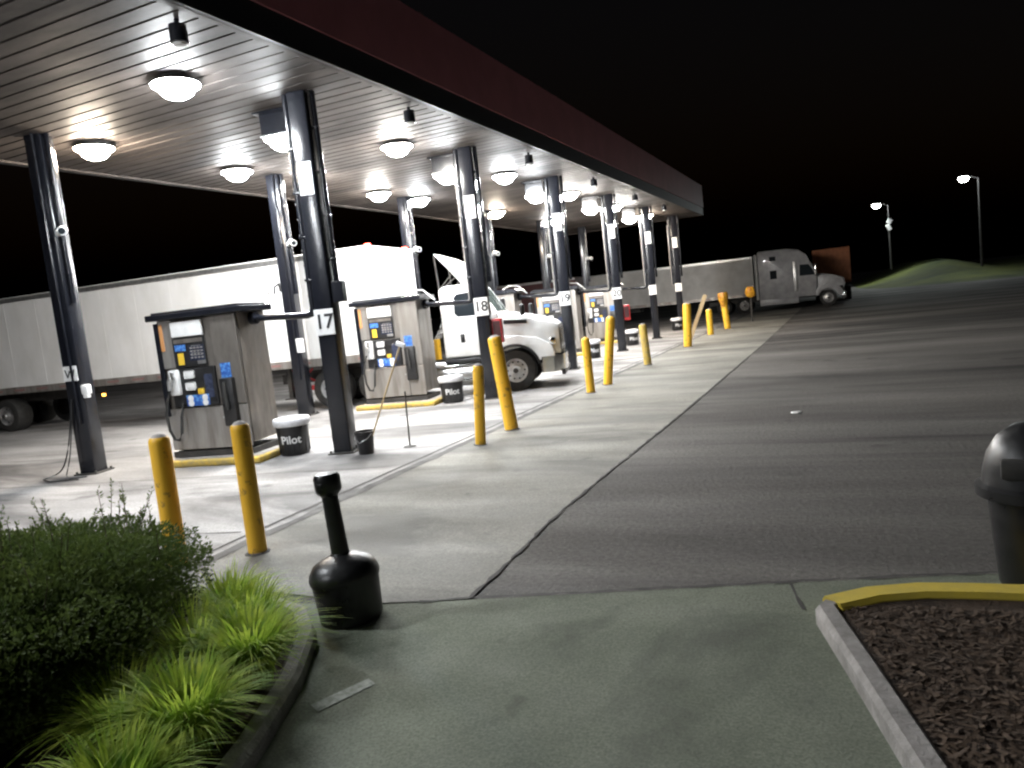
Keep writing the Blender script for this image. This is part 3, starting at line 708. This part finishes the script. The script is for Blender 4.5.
# ------------------------------------------------------------------ vehicles
def wheel(parent, x, y, r, w, side, rim='alu', dish=0.05):
    """tyre with axis along local y; outer face towards side*y"""
    b = MB(); h = w/2
    b.lathe([(r*0.58, -h), (r*0.80, -h*1.02), (r*0.95, -h*0.92), (r, -h*0.70), (r, h*0.70), (r*0.95, h*0.92), (r*0.80, h*1.02), (r*0.58, h)], 40, (x, y, r), 'Y', cap=False)
    ty = b.build('wheel', M['rubber'], parent, smooth=True)
    o = side*h
    b = MB()
    P = [(r*0.60, o*0.98), (r*0.56, o*1.0), (r*0.53, o*0.75), (r*0.46, o*0.55), (r*0.30, o*0.70), (r*0.27, o*1.05), (r*0.17, o*1.15), (r*0.15, o*1.3), (0.01, o*1.32)]
    b.lathe(P, 36, (x, y, r), 'Y', cap=False); b.build('rim', M[rim], ty, smooth=True)
    b = MB()
    for k in range(10):
        a = k*math.pi/5; b.lathe([(r*0.045, o*0.50), (r*0.045, o*0.66)], 10, (x+r*0.415*math.cos(a), y, r+r*0.415*math.sin(a)), 'Y')
    b.build('hand_holes', M['ink'], ty)
    b = MB(); b.lathe([(r*0.13, o*1.3), (r*0.11, o*1.42), (0.01, o*1.44)], 20, (x, y, r), 'Y'); b.build('hub', M['frame'], ty, smooth=True)
    return ty

def daycab():
    t = thing('truck_cab', 'white day cab truck with raised roof fairing stopped behind column 18', 'truck', (-7.58, 17.15, 0.008), R(16))
    # local x forward (0 = steer axle), local y: 0 = near side, 2.4 = far side
    Wd = 2.40
    # chassis
    b = MB(); b.box(-3.0, 0.80, 0.82, 7.0, 0.10, 0.26, 0.01); b.box(-3.0, 1.60, 0.82, 7.0, 0.10, 0.26, 0.01)
    for x in (-5.8, -4.2, -2.4, -0.6): b.box(x, 1.2, 0.82, 0.12, 0.69, 0.16)
    b.build('chassis', M['frame'], t)
    # cab shell: side profile with slanted windscreen
    prof = [(-1.78, 0.98), (-0.36, 0.98), (-0.32, 1.98), (-0.80, 2.74), (-1.00, 2.82), (-1.66, 2.80), (-1.78, 2.72)]
    b = MB(); b.prism(prof, 0.14, Wd-0.14, bevel=0.06); cabo = b.build('cab', M['white'], t, smooth=True)
    # window
    def side_win(y):
        b = MB(); b.prism([(-1.34, 2.01), (-0.52, 1.98), (-0.56, 2.14), (-0.88, 2.54), (-1.00, 2.60), (-1.32, 2.58), (-1.40, 2.50), (-1.42, 2.10)], y-0.006, y+0.006, bevel=0.004); return b
    side_win(0.136).build('side_window', M['glass'], t)
    side_win(Wd-0.136).build('side_window', M['glass'], t)
    b = MB()      # windscreen lies 8 mm proud of the sloping front
    n = Vector((0.76, 0, 0.48)).normalized()*0.010
    p = [Vector((-0.358, 0.36, 2.04)), Vector((-0.358, Wd-0.36, 2.04)), Vector((-0.762, Wd-0.42, 2.68)), Vector((-0.762, 0.42, 2.68))]
    b.loft([[q+n*0.1 for q in p], [q+n*1.3 for q in p]]); b.build('windscreen', M['screen_glass'], t)
    b = MB(); b.box(-0.60+0.06, 1.2, 2.36, 0.02, 0.03, 0.78, 0.004, rot=Matrix.Rotation(R(-32), 4, 'Y')); b.build('screen_divider', M['black_plastic'], t)
    # door outline, handle
    b = MB(); b.box(-0.92, 0.128, 1.50, 0.98, 0.016, 1.0, 0.012); d = b.build('door', M['white'], t, smooth=True)
    b = MB(); b.box(-1.27, 0.112, 1.46, 0.11, 0.03, 0.22, 0.02); b.build('handle', M['black_plastic'], d, smooth=True)
    # side skirt / steps / tank
    b = MB(); b.box(-1.12, 0.22, 0.90, 1.34, 0.22, 0.10, 0.02); b.build('rocker', M['black_plastic'], t, smooth=True)
    b = MB(); b.lathe([(0.01, -2.65), (0.30, -2.63), (0.33, -2.60), (0.33, -0.76), (0.30, -0.73), (0.01, -0.71)], 32, (0, 0.40, 0.56), 'X'); b.build('fuel_tank', M['alu'], t, smooth=True)
    for z, yy in ((0.78, 0.05), (0.42, 0.03)):
        b = MB(); b.box(-1.70, yy+0.07, z, 1.66, 0.16, 0.05, 0.012); b.build('step', M['chrome'], t, smooth=True)
    # hood lofted with rounded shoulders
    def sec(x, hw, ztop, zbot, zs):
        c = Wd/2; pts = []
        for (u, v) in ((-1, 0), (-1.0, 0.55), (-0.985, 0.80), (-0.93, 0.93), (-0.72, 0.985), (0, 1.0), (0.72, 0.985), (0.93, 0.93), (0.985, 0.80), (1.0, 0.55), (1, 0)):
            pts.append((x, c+u*hw, zbot+(ztop-zbot)*v))
        return pts
    b = MB(); b.loft([sec(-0.44, 1.07, 2.02, 1.0, 0), sec(-0.1, 1.09, 1.98, 1.06, 0), sec(0.35, 1.08, 1.88, 1.10, 0), sec(0.75, 1.05, 1.76, 1.02, 0), sec(1.02, 1.0, 1.66, 0.86, 0), sec(1.14, 0.92, 1.56, 0.84, 0)]); b.build('hood', M['white'], t, smooth=True)
    b = MB(); b.box(0.10, 0.125, 1.74, 0.60, 0.03, 0.10, 0.012, rot=Matrix.Rotation(R(4), 4, 'Y')); b.build('hood_vent', M['black_plastic'], t, smooth=True)
    # grille
    b = MB(); b.box(1.13, 1.2, 1.14, 0.05, 1.30, 0.66, 0.02); g = b.build('grille', M['black_plastic'], t, smooth=True)
    b = MB()
    for k in range(6): b.box(1.165, 1.2, 0.88+k*0.105, 0.02, 1.22, 0.025, 0.004)
    b.build('grille_bars', M['chrome'], g)
    # fenders with wheel arch: ring segment either side
    for side in (0, 1):
        y0, y1 = (0.02, 0.36) if side == 0 else (Wd-0.36, Wd-0.02)
        outer = []; inner = []
        poly = [(0.60+0.02, 0.62), (0.62, 0.78)]
        arch = [(0.62*math.cos(a), 0.53+0.62*math.sin(a)) for a in [R(18+144*k/14) for k in range(15)]]
        top = [(-0.72, 0.98), (-0.70, 1.25), (-0.40, 1.38), (0.10, 1.40), (0.60, 1.30), (0.95, 1.10), (1.02, 0.90), (0.98, 0.74)]
        b = MB(); b.prism(arch+top, y0, y1, bevel=0.02); b.build('fender', M['white'], t, smooth=True)
        b = MB(); b.lathe([(0.0, 0), (0.001, 0)], 6); b.bm.clear()
        pts = [Vector((0.63*math.cos(a), y0 if side == 0 else y1, 0.53+0.63*math.sin(a))) for a in [R(10+160*k/18) for k in range(19)]]
        b.tube(pts, 0.035, 8); b.build('arch_trim', M['black_plastic'], t, smooth=True)
        # headlight
        b = MB(); b.box(0.98, 0.22 if side == 0 else Wd-0.22, 1.16, 0.16, 0.26, 0.20, 0.05, seg=3); b.build('headlight', M['chrome'], t, smooth=True)
    # bumper
    b = MB()
    secs = []
    for (x, y) in ((0.70, 0.00), (0.98, 0.02), (1.18, 0.28), (1.24, 0.7), (1.25, 1.2), (1.24, 1.7), (1.18, 2.12), (0.98, 2.38), (0.70, 2.40)):
        secs.append([(x, y, 0.40), (x, y, 0.80), (x-0.05, y+(0.04 if y < 1.2 else -0.04)*(abs(y-1.2) > 0.9), 0.80), (x-0.05, y+(0.04 if y < 1.2 else -0.04)*(abs(y-1.2) > 0.9), 0.40)])
    b.loft(secs); b.build('bumper', M['chrome'], t, smooth=True)
    b = MB(); b.box(1.18, 1.2, 0.36, 0.10, 1.9, 0.14, 0.02); b.build('air_dam', M['black_plastic'], t)
    # mirrors
    for side, y in ((0, -0.12), (1, Wd+0.12)):
        b = MB(); b.box(-0.52, y, 1.86 if side == 0 else 2.14, 0.16, 0.26, 0.52, 0.06, seg=3); mo = b.build('mirror', M['black_plastic'], t, smooth=True)
        b = MB(); b.tube([(-0.60, 0.14 if side == 0 else Wd-0.14, 2.05), (-0.54, y, 2.02)], 0.02, 8); b.build('mirror_arm', M['black_plastic'], mo)
        b = MB(); b.box(0.30, 0.16 if side == 0 else Wd-0.16, 2.02, 0.12, 0.20, 0.28, 0.05, seg=3); b.tube([(0.25, 0.30 if side == 0 else Wd-0.30, 1.84), (0.30, 0.16 if side == 0 else Wd-0.16, 1.98)], 0.015, 8); b.build('hood_mirror', M['black_plastic'], t, smooth=True)
    # roof fairing: shell with open back
    prof = [(-1.84, 3.66), (-1.62, 3.60), (-1.36, 3.46), (-1.12, 3.26), (-0.96, 3.0), (-0.92, 2.80), (-1.16, 2.80), (-1.50, 3.24)]
    b = MB(); b.prism(prof, 0.26, Wd-0.26, bevel=0.05); b.build('roof_fairing', M['white'], t, smooth=True)
    b = MB()
    for y in (0.42, Wd-0.42):
        b.tube([(-1.74, y, 2.80), (-1.42, y, 3.12)], 0.014, 8); b.tube([(-1.66, y, 2.80), (-1.34, y, 3.02)], 0.014, 8)
        b.tube([(-1.80, y, 2.72), (-1.84, y, 3.60)], 0.02, 8)
    b.build('fairing_strut', M['frame'], t, smooth=True)
    # air lines / coiled hoses behind the cab
    b = MB()
    for k in range(3):
        pts = [(-1.85-0.75*s/40, 0.9+0.22*k+0.07*math.cos(s*1.3), 2.0-0.9*math.sin(math.pi*s/80)*(1)+0.07*math.sin(s*1.3)) for s in range(41)]
        b.tube(pts, 0.014, 6)
    b.build('air_lines', M['alu'], t, smooth=True)
    # wheels
    wheel(t, 0.0, 0.20, 0.52, 0.30, -1, 'rim'); wheel(t, 0.0, Wd-0.20, 0.52, 0.30, 1, 'rim')
    for x in (-4.85, -3.62):
        wheel(t, x, 0.28, 0.52, 0.50, -1, 'rim'); wheel(t, x, Wd-0.28, 0.52, 0.50, 1, 'rim')
    b = MB(); b.box(-4.2, 1.2, 1.02, 0.9, 0.9, 0.12, 0.03); b.build('fifth_wheel', M['frame'], t)
    for y in (0.28, Wd-0.28):
        b = MB(); b.box(-2.95, y, 0.85, 0.06, 0.5, 0.62, 0.01); b.build('mud_flap', M['sign_white'], t)
    for y in (0.30, 0.62):
        b = MB(); b.tube([(-1.98-0.36*(y > 0.4), 0.25, 0.98), (-1.98-0.36*(y > 0.4), 0.25, 1.50)], 0.085, 12); b.build('guard_tube', M['yellow'], t, smooth=True)
    return t
daycab()

def trailer(name, label, m, loc, rz, L, Wd, zb, zt, posts=True, lamps=True, skirt=False, gear=True, logo=None):
    """local origin: near front corner on the ground; body runs to -x, depth +y"""
    t = thing(name, label, 'trailer', loc, rz)
    b = MB(); b.box(-L/2, Wd/2, (zb+zt)/2, L, Wd, zt-zb, 0.03, seg=2); bo = b.build('box_body', M[m], t)
    if posts:
        b = MB(); n = int(L/1.22)
        for k in range(1, n): b.box(-k*1.22, -0.003, (zb+zt)/2, 0.03, 0.004, zt-zb-0.34, 0.001)
        b.build('side_seams', M[m], bo)
    b = MB(); b.box(-L/2, -0.012, zb+0.07, L-0.06, 0.03, 0.20, 0.006); b.box(-L/2, Wd+0.012, zb+0.07, L-0.06, 0.03, 0.20, 0.006); b.build('bottom_rail', M['steel'], bo)
    b = MB(); b.box(-L/2, -0.008, zt-0.09, L-0.06, 0.022, 0.13, 0.006); b.build('top_rail', M['alu'], bo)
    b = MB()
    for k in range(int(L/0.9)): b.box(-0.4-k*0.9, -0.0295, zb+0.07, 0.42, 0.004, 0.06)
    b.build('reflective_tape', M['red_tape'], bo)
    b = MB(); b.box(-L+3.0, Wd/2, zb-0.20, 5.0, 1.0, 0.30, 0.02); b.build('slider', M['frame'], t)
    for x in (-L+2.0, -L+3.3):
        wheel(t, x, 0.30, 0.50, 0.52, -1); wheel(t, x, Wd-0.30, 0.50, 0.52, 1)
    if gear:
        for y in (0.45, Wd-0.45):
            b = MB(); b.box(-3.0, y, zb-0.42, 0.12, 0.12, 0.84, 0.01); b.box(-3.0, y, zb-0.86, 0.30, 0.26, 0.03, 0.005); b.build('landing_leg', M['frame'], t)
        b = MB(); b.tube([(-2.95, 0.50, zb-0.1), (-2.2, 0.9, zb-0.62)], 0.03, 8); b.tube([(-2.3, 0.50, zb-0.1), (-2.95, 0.55, zb-0.62)], 0.03, 8); b.box(-2.75, 0.62, zb-0.62, 0.8, 0.08, 0.12, 0.01); b.build('red_brace', M['red'], t)
    if skirt:
        b = MB(); b.box(-8.0, 0.10, zb-0.34, 8.0, 0.03, 0.62, 0.006); b.build('side_skirt', M['trailer_grey'], t)
    if lamps:
        b = MB(); b.box(-8.9, -0.040, zb-0.28, 0.12, 0.03, 0.07, 0.01); b.build('amber_marker', M['amber_lamp'], t)
        for y in (0.25, Wd-0.25):
            b = MB(); b.box(-0.10, y, zt+0.03, 0.10, 0.14, 0.05, 0.01); b.build('roof_marker', M['red_lamp'], t)
    if logo:
        b = MB()
        for (xa, za, xb, zb_, r_) in logo:
            d = Vector((xb-xa, 0, zb_-za)); a = math.atan2(d.z, d.x)
            b.box((xa+xb)/2, -0.012, (za+zb_)/2, d.length, 0.008, r_, 0.001, rot=Matrix.Rotation(-a, 4, 'Y'))
        b.build('emblem', M['ink'], bo)
    return t
LG = [(-2.98, 3.30, -2.93, 3.30, 0.05), (-2.98, 3.14, -2.93, 3.14, 0.05), (-2.80, 3.10, -2.76, 3.30, 0.05), (-2.76, 3.28, -2.60, 3.36, 0.04), (-2.62, 3.34, -2.60, 3.14, 0.06), (-1.75, 3.10, -1.68, 3.14, 0.05)]
trailer('semi_trailer', 'long white box trailer behind the pumps, hitched to the white truck', 'trailer_white', (-10.55, 15.70, 0.008), R(5.7), 16.2, 2.6, 1.18, 4.0, logo=LG)

# parked semi far right
def sleeper(loc, rz):
    t = thing('sleeper_truck', 'dark grey sleeper cab truck parked beyond the canopy at right', 'truck', loc, rz)
    Wd = 2.45      # origin: near side, nose at x=0; body to -x
    b = MB(); b.prism([(-5.3, 0.75), (-1.75, 0.75), (-1.70, 2.25), (-2.10, 2.98), (-2.30, 3.45), (-2.75, 3.80), (-3.5, 3.95), (-5.2, 3.97), (-5.3, 3.87)], 0.06, Wd-0.06, bevel=0.07); b.build('sleeper_cab', M['cab_grey'], t, smooth=True)
    b = MB(); b.prism([(-1.80, 1.00), (-0.20, 1.00), (-0.05, 1.30), (-0.12, 1.72), (-0.75, 1.98), (-1.72, 2.16)], 0.22, Wd-0.22, bevel=0.10); b.build('hood', M['cab_grey'], t, smooth=True)
    n = Vector((0.8, 0, 0.4)).normalized()*0.012
    p = [Vector((-1.70, 0.22, 2.27)), Vector((-1.70, Wd-0.22, 2.27)), Vector((-2.06, Wd-0.27, 2.93)), Vector((-2.06, 0.27, 2.93))]
    b = MB(); b.loft([[q-n for q in p], [q+n*2 for q in p]]); b.build('windscreen', M['glass'], t)
    b = MB(); b.prism([(-2.75, 2.10), (-1.85, 2.10), (-1.92, 2.40), (-2.16, 2.80), (-2.7, 2.82)], 0.05, 0.062); b.build('side_window', M['glass'], t)
    for (x, z, w_, h_) in ((-4.35, 2.35, 0.42, 0.55), (-4.35, 3.40, 0.40, 0.28)):
        b = MB(); b.box(x, 0.055, z, w_, 0.014, h_, 0.004); b.build('sleeper_window', M['glass'], t)
    b = MB(); b.box(-4.1, 0.10, 0.58, 2.4, 0.16, 0.40, 0.03); b.build('side_fairing', M['cab_grey'], t, smooth=True)
    b = MB(); b.box(-3.0, 0.02, 2.1, 0.24, 0.05, 1.9, 0.02); b.build('grab_strip', M['alu'], t, smooth=True)
    b = MB(); b.box(-1.75, -0.18, 2.40, 0.16, 0.26, 0.80, 0.05); b.build('mirror', M['chrome'], t, smooth=True)
    b = MB(); b.prism([(-1.85, 0.72), (-1.80, 1.15), (-1.45, 1.36), (-0.85, 1.36), (-0.45, 1.20), (-0.15, 0.80), (-0.35, 0.60)]+[(-1.1+0.60*math.cos(a), 0.53+0.60*math.sin(a)) for a in [R(20+140*k/10) for k in range(11)]], 0.04, 0.40, bevel=0.02); b.build('fender', M['cab_grey'], t, smooth=True)
    b = MB(); b.box(-0.14, Wd/2, 0.62, 0.22, Wd-0.06, 0.44, 0.06, seg=3); b.build('bumper', M['chrome'], t, smooth=True)
    b = MB(); b.box(-0.16, Wd/2, 1.28, 0.10, 1.2, 0.80, 0.03); b.build('grille', M['chrome'], t, smooth=True)
    for y in (0.30, Wd-0.30):
        b = MB(); b.box(-0.32, y, 1.12, 0.24, 0.26, 0.24, 0.06, seg=3); b.build('headlight', M['chrome'], t, smooth=True)
    wheel(t, -1.1, 0.22, 0.52, 0.30, -1); wheel(t, -1.1, Wd-0.22, 0.52, 0.30, 1)
    b = MB(); b.box(-5.2, Wd/2, 0.8, 7.0, 0.9, 0.25, 0.02); b.build('chassis', M['frame'], t)
    for x in (-6.3, -7.6): wheel(t, x, 0.28, 0.52, 0.5, -1); wheel(t, x, Wd-0.28, 0.52, 0.5, 1)
    b = MB(); b.box(-5.42, 0.25, 2.3, 0.18, 0.20, 3.0, 0.05); b.build('cab_extender', M['trailer_grey'], t, smooth=True)
    return t
sleeper((0.25, 52.7, 0.0), R(1.5))
LG2 = [(-4.6, 3.35, -4.0, 3.20, 0.16), (-4.0, 3.25, -3.5, 3.05, 0.18), (-3.5, 3.1, -3.1, 2.95, 0.10), (-4.3, 3.0, -3.3, 2.85, 0.07)]
trailer('parked_trailer', 'pale grey box trailer parked behind the dark grey sleeper truck', 'trailer_grey', (-5.35, 52.6, 0.0), R(1.5), 13.4, 2.55, 1.12, 3.72, lamps=False, gear=False)
trailer('red_trailer', 'dark red box trailer far behind the white truck', 'darkred', (-15.5, 46.0, 0.0), R(4), 7.0, 2.55, 1.1, 3.6, lamps=False, gear=False)
trailer('rust_trailer', 'rust brown box trailer end seen behind the sleeper truck hood', 'rust', (0.7, 61.0, 0.0), R(-90), 0.0001+11.0, 2.6, 1.2, 3.85, lamps=False, gear=False) if False else None
t = thing('rust_trailer', 'rust brown box trailer end seen behind the sleeper truck hood', 'trailer', (-0.65, 60.5, 0.0), R(0))
b = MB(); b.box(0, 5.5, 2.55, 2.55, 11, 2.6, 0.04); bo = b.build('box_body', M['rust'], t)
b = MB()
for k in range(8): b.box(-1.1+k*0.314, -0.01, 2.55, 0.06, 0.03, 2.4, 0.01)
b.build('ribs', M['rust'], bo)
b = MB(); b.box(0, 5.5, 1.1, 1.0, 10.6, 0.24, 0.02); b.build('chassis', M['frame'], t)
for yy in (1.4, 2.7):
    for sx in (-1, 1):
        b = MB(); b.lathe([(0.28, -0.25), (0.48, -0.25), (0.50, -0.2), (0.50, 0.2), (0.48, 0.25), (0.28, 0.25)], 28, (sx*0.98, yy, 0.5), 'X'); b.build('wheel', M['rubber'], t, smooth=True)

# ------------------------------------------------------------------ lot lamps
def lot_lamp(x, y, z0, h, lens_s, label):
    t = thing('lot_lamp', label, 'lamp post', (x, y, z0))
    b = MB(); b.lathe([(0.13, -0.5), (0.12, 0.1), (0.07, h)], 14); b.build('pole', M['pole'], t, smooth=True)
    b = MB(); b.tube([(0, 0, h-0.05), (-0.5, -0.12, h+0.18), (-1.0, -0.25, h+0.22)], 0.05, 10); b.build('arm', M['pole'], t, smooth=True)
    b = MB(); b.box(-1.25, -0.35, h+0.26, 0.75, 0.50, 0.18, 0.05); b.build('head', M['pole'], t, smooth=True)
    b = MB(); b.lathe([(0.02, -0.42), (0.26, -0.36), (0.42, -0.16), (0.44, 0.0)], 20, (-1.25, -0.35, h+0.17)); b.build('lens', M['lot_lens'], t, smooth=True)
    l = bpy.data.lights.new('flood', 'SPOT'); l.energy = lens_s; l.spot_size = R(125); l.spot_blend = 0.6; l.shadow_soft_size = 0.25; l.color = (0.92, 1.0, 0.95)
    lo = bpy.data.objects.new('flood', l); col.objects.link(lo); lo.parent = t
    lo.location = (-1.25, -0.35, h-0.36)
    lo.rotation_euler = (R(-34), R(0), 0)
    return t
t = lot_lamp(5.4, 100, 2.2, 7.0, 1700, 'far parking lot lamp on a thin pole, left one of two, with pale plates for its light trail')
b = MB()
b.box(0.06, -0.12, 5.1, 0.5, 0.05, 0.55, 0.02, rot=Matrix.Rotation(R(35), 4, 'Y')); b.box(-0.05, -0.12, 4.4, 0.45, 0.05, 0.75, 0.02, rot=Matrix.Rotation(R(-25), 4, 'Y')); b.build('light_trail_plates', M['sign_white'], t)  # tilted pale plates shape the lamp's blurred light trail on the pole
lot_lamp(12.35, 85, 1.6, 7.9, 500, 'far parking lot lamp on a thin pole, right and brighter one of two')

# ------------------------------------------------------------------ vegetation
def leaf(bm, c, d, n, l, w):
    s = d.cross(n).normalized()*w; m = c+d*l*0.5+n*l*0.06
    a = [bm.verts.new(c), bm.verts.new(m-s), bm.verts.new(c+d*l), bm.verts.new(m+s)]
    bm.faces.new(a)
def rnd_dir(r):
    while True:
        v = Vector((r.uniform(-1, 1), r.uniform(-1, 1), r.uniform(-1, 1)))
        if 0.1 < v.length < 1: return v.normalized()
def shrub(loc, rx, ry, h, n, seed, label):
    r = random.Random(seed)
    t = thing('shrub', label, 'shrub', loc)
    b = MB(); bm = b.bm
    st = MB()
    def surf(v):
        k = 1+0.16*noise.noise(v*2.3+Vector((seed, 0, 0)))+0.08*noise.noise(v*6)
        # flattened top
        zz = v.z; zz = math.copysign(abs(zz)**0.75, zz)
        return Vector((v.x*rx*k, v.y*ry*k, h*0.48+zz*h*0.50*k))
    for i in range(n):
        v = rnd_dir(r)
        if v.z < -0.9: continue
        p = surf(v)*1.0
        dep = r.random()**1.6*0.55
        c = Vector((0, 0, h*0.48)); p = p+(c-p)*dep
        if noise.noise(p*4.5) < -0.38 and dep < 0.08: continue
        d = (v*0.7+rnd_dir(r)*0.8+Vector((0, 0, 0.35))).normalized()
        leaf(bm, p, d, rnd_dir(r), r.uniform(0.02, 0.045)*(1+dep*2.0), r.uniform(0.004, 0.008)*(1+dep*4.0))
    # stray sprigs that break the outline
    for i in range(150):
        a = r.uniform(0, 2*math.pi); q = r.uniform(0, 0.95)
        v = Vector((q*math.cos(a), q*math.sin(a), 0)); v.z = math.sqrt(max(0.02, 1-q*q))
        p = surf(v); L = r.uniform(0.06, 0.17) if i > 45 else r.uniform(0.20, 0.36)
        d = (Vector((0, 0, 1))+rnd_dir(r)*0.35+v*0.2).normalized()
        st.tube([p-d*0.1, p+d*L*0.5, p+d*L+rnd_dir(r)*0.02], 0.004, 4, 0.0015)
        for k in range(int(14+L*70)):
            s = r.uniform(0.0, 1.05); c = p+d*L*s
            leaf(bm, c, (d*0.8+rnd_dir(r)*0.9).normalized(), rnd_dir(r), r.uniform(0.02, 0.04), r.uniform(0.004, 0.007))
    for k in range(8):
        a = r.uniform(0, 2*math.pi); q = r.uniform(0.3, 0.9)
        st.tube([(0.1*math.cos(a), 0.1*math.sin(a), -0.02), (q*rx*0.5*math.cos(a), q*ry*0.5*math.sin(a), h*0.4), (q*rx*0.85*math.cos(a), q*ry*0.85*math.sin(a), h*0.75)], 0.018, 5, 0.005)
    fo = b.build('foliage', M['leaf'], t, recalc=False)
    so_ = st.build('stems', M['twig'], t); tag(so_, kind='stuff')
    # dark interior mass of dead twigs so the far side does not shine through everywhere
    return t
shrub((-4.92, 2.50, 0.09), 1.28, 1.50, 0.94, 110000, 3, 'large rounded dark green shrub filling the lower left corner')

def clump(x, y, seed, n, h, label):
    r = random.Random(seed); b = MB(); bm = b.bm
    for i in range(n):
        a = r.uniform(0, 2*math.pi); q = r.random()**0.6*0.11
        p = Vector((q*math.cos(a), q*math.sin(a), 0)); aa = a+r.uniform(-0.7, 0.7)
        out = Vector((math.cos(aa), math.sin(aa), 0)); L = h*r.uniform(0.65, 1.25); bend = r.uniform(0.35, 1.15)
        w = r.uniform(0.004, 0.0075); s = Vector((-out.y, out.x, 0))
        prev = None; N = 6
        for k in range(N+1):
            u = k/N
            c = p+out*(L*0.75*bend*u**1.6)+Vector((0, 0, L*(u-0.55*bend*u**2.6)))
            ww = w*(1-u**2.2*0.92)
            cur = (bm.verts.new(c-s*ww), bm.verts.new(c+s*ww))
            if prev: bm.faces.new((prev[0], prev[1], cur[1], cur[0]))
            prev = cur
    o = b.build('grass_clump', M['blade'], recalc=False)
    o.location = (x, y, 0.09)
    return tag(o, label, 'grass clump', 'ornamental grass clumps along the kerb')
GC = [(-3.72, 3.58, 0.45, 750, 'arching grass clump farthest along the kerb, just left of the black receptacle'), (-4.08, 3.80, 0.46, 500, 'grass clump behind the farthest one, at the back edge of the bed by the shrub'),
      (-3.30, 3.18, 0.52, 850, 'bright grass clump by the kerb in the middle of the row'), (-3.72, 3.16, 0.50, 650, 'grass clump against the right side of the shrub, middle of the row'),
      (-3.10, 2.52, 0.50, 850, 'bright grass clump at the kerb nearest the photo bottom edge'), (-3.46, 2.44, 0.46, 600, 'grass clump at the lower front of the shrub, left of the nearest kerb clump'),
      (-2.95, 2.00, 0.44, 500, 'grass clump at the bottom edge of the photo')]
for i, (x, y, h, n, lb) in enumerate(GC): clump(x, y, 20+i, int(n*1.35), h, lb)

# litter on the asphalt
r = random.Random(5)
b = MB(); secs = []
b.lathe([(0.02, 0.0), (0.07, 0.005), (0.06, 0.025), (0.01, 0.03)], 9, wob=0.6, seed=3)
o = b.build('crumpled_litter', M['sign_white'], smooth=False); o.location = (-0.77, 12.28, 0.002); o.scale = (1.3, 0.8, 0.8)
tag(o, 'small crumpled scrap of litter on the dark asphalt', 'litter')

# ------------------------------------------------------------------ light, sky, camera
w = bpy.data.worlds.new('World'); sc.world = w; w.use_nodes = True
nt = w.node_tree; bg = nt.nodes['Background']
sky = nt.nodes.new('ShaderNodeTexSky'); sky.sky_type = 'NISHITA'; sky.sun_disc = False
sky.sun_elevation = R(-3.0); sky.sun_rotation = R(140); sky.air_density = 1.0; sky.dust_density = 1.0
nt.links.new(sky.outputs['Color'], bg.inputs['Color']); bg.inputs['Strength'].default_value = 0.02
sl = bpy.data.lights.new('moonlight', 'SUN'); sl.energy = 0.012; sl.angle = R(0.5); sl.color = (0.95, 0.98, 1.0)
so = bpy.data.objects.new('moonlight', sl); col.objects.link(so); so.rotation_euler = (R(40), R(10), R(20))

cd = bpy.data.cameras.new('Camera'); cam = bpy.data.objects.new('Camera', cd); col.objects.link(cam)
sc.camera = cam
cd.sensor_width = 36.0; cd.lens = 750.8/1024*36.0; cd.clip_start = 0.05; cd.clip_end = 2000
yaw, pitch, roll = -0.423146, -0.100760, -0.109735
f = Vector((math.sin(yaw)*math.cos(pitch), math.cos(yaw)*math.cos(pitch), math.sin(pitch)))
r0 = Vector((math.cos(yaw), -math.sin(yaw), 0)); u0 = r0.cross(f)
c_, s_ = math.cos(roll), math.sin(roll)
rr = r0*c_+u0*s_; uu = r0*(-s_)+u0*c_
mw = Matrix(((rr.x, uu.x, -f.x, 0), (rr.y, uu.y, -f.y, 0), (rr.z, uu.z, -f.z, 2.1), (0, 0, 0, 1)))
cam.matrix_world = mw

sc.view_settings.view_transform = 'Standard'; sc.view_settings.look = 'None'
sc.view_settings.exposure = 1.0; sc.view_settings.gamma = 1.0
sc.render.engine = 'CYCLES'
sc.cycles.max_bounces = 6; sc.cycles.diffuse_bounces = 3; sc.cycles.glossy_bounces = 3
sc.cycles.sample_clamp_indirect = 4.0
sc.cycles.use_denoising = True
sc.cycles.pixel_filter_type = 'BLACKMAN_HARRIS'; sc.cycles.filter_width = 2.3
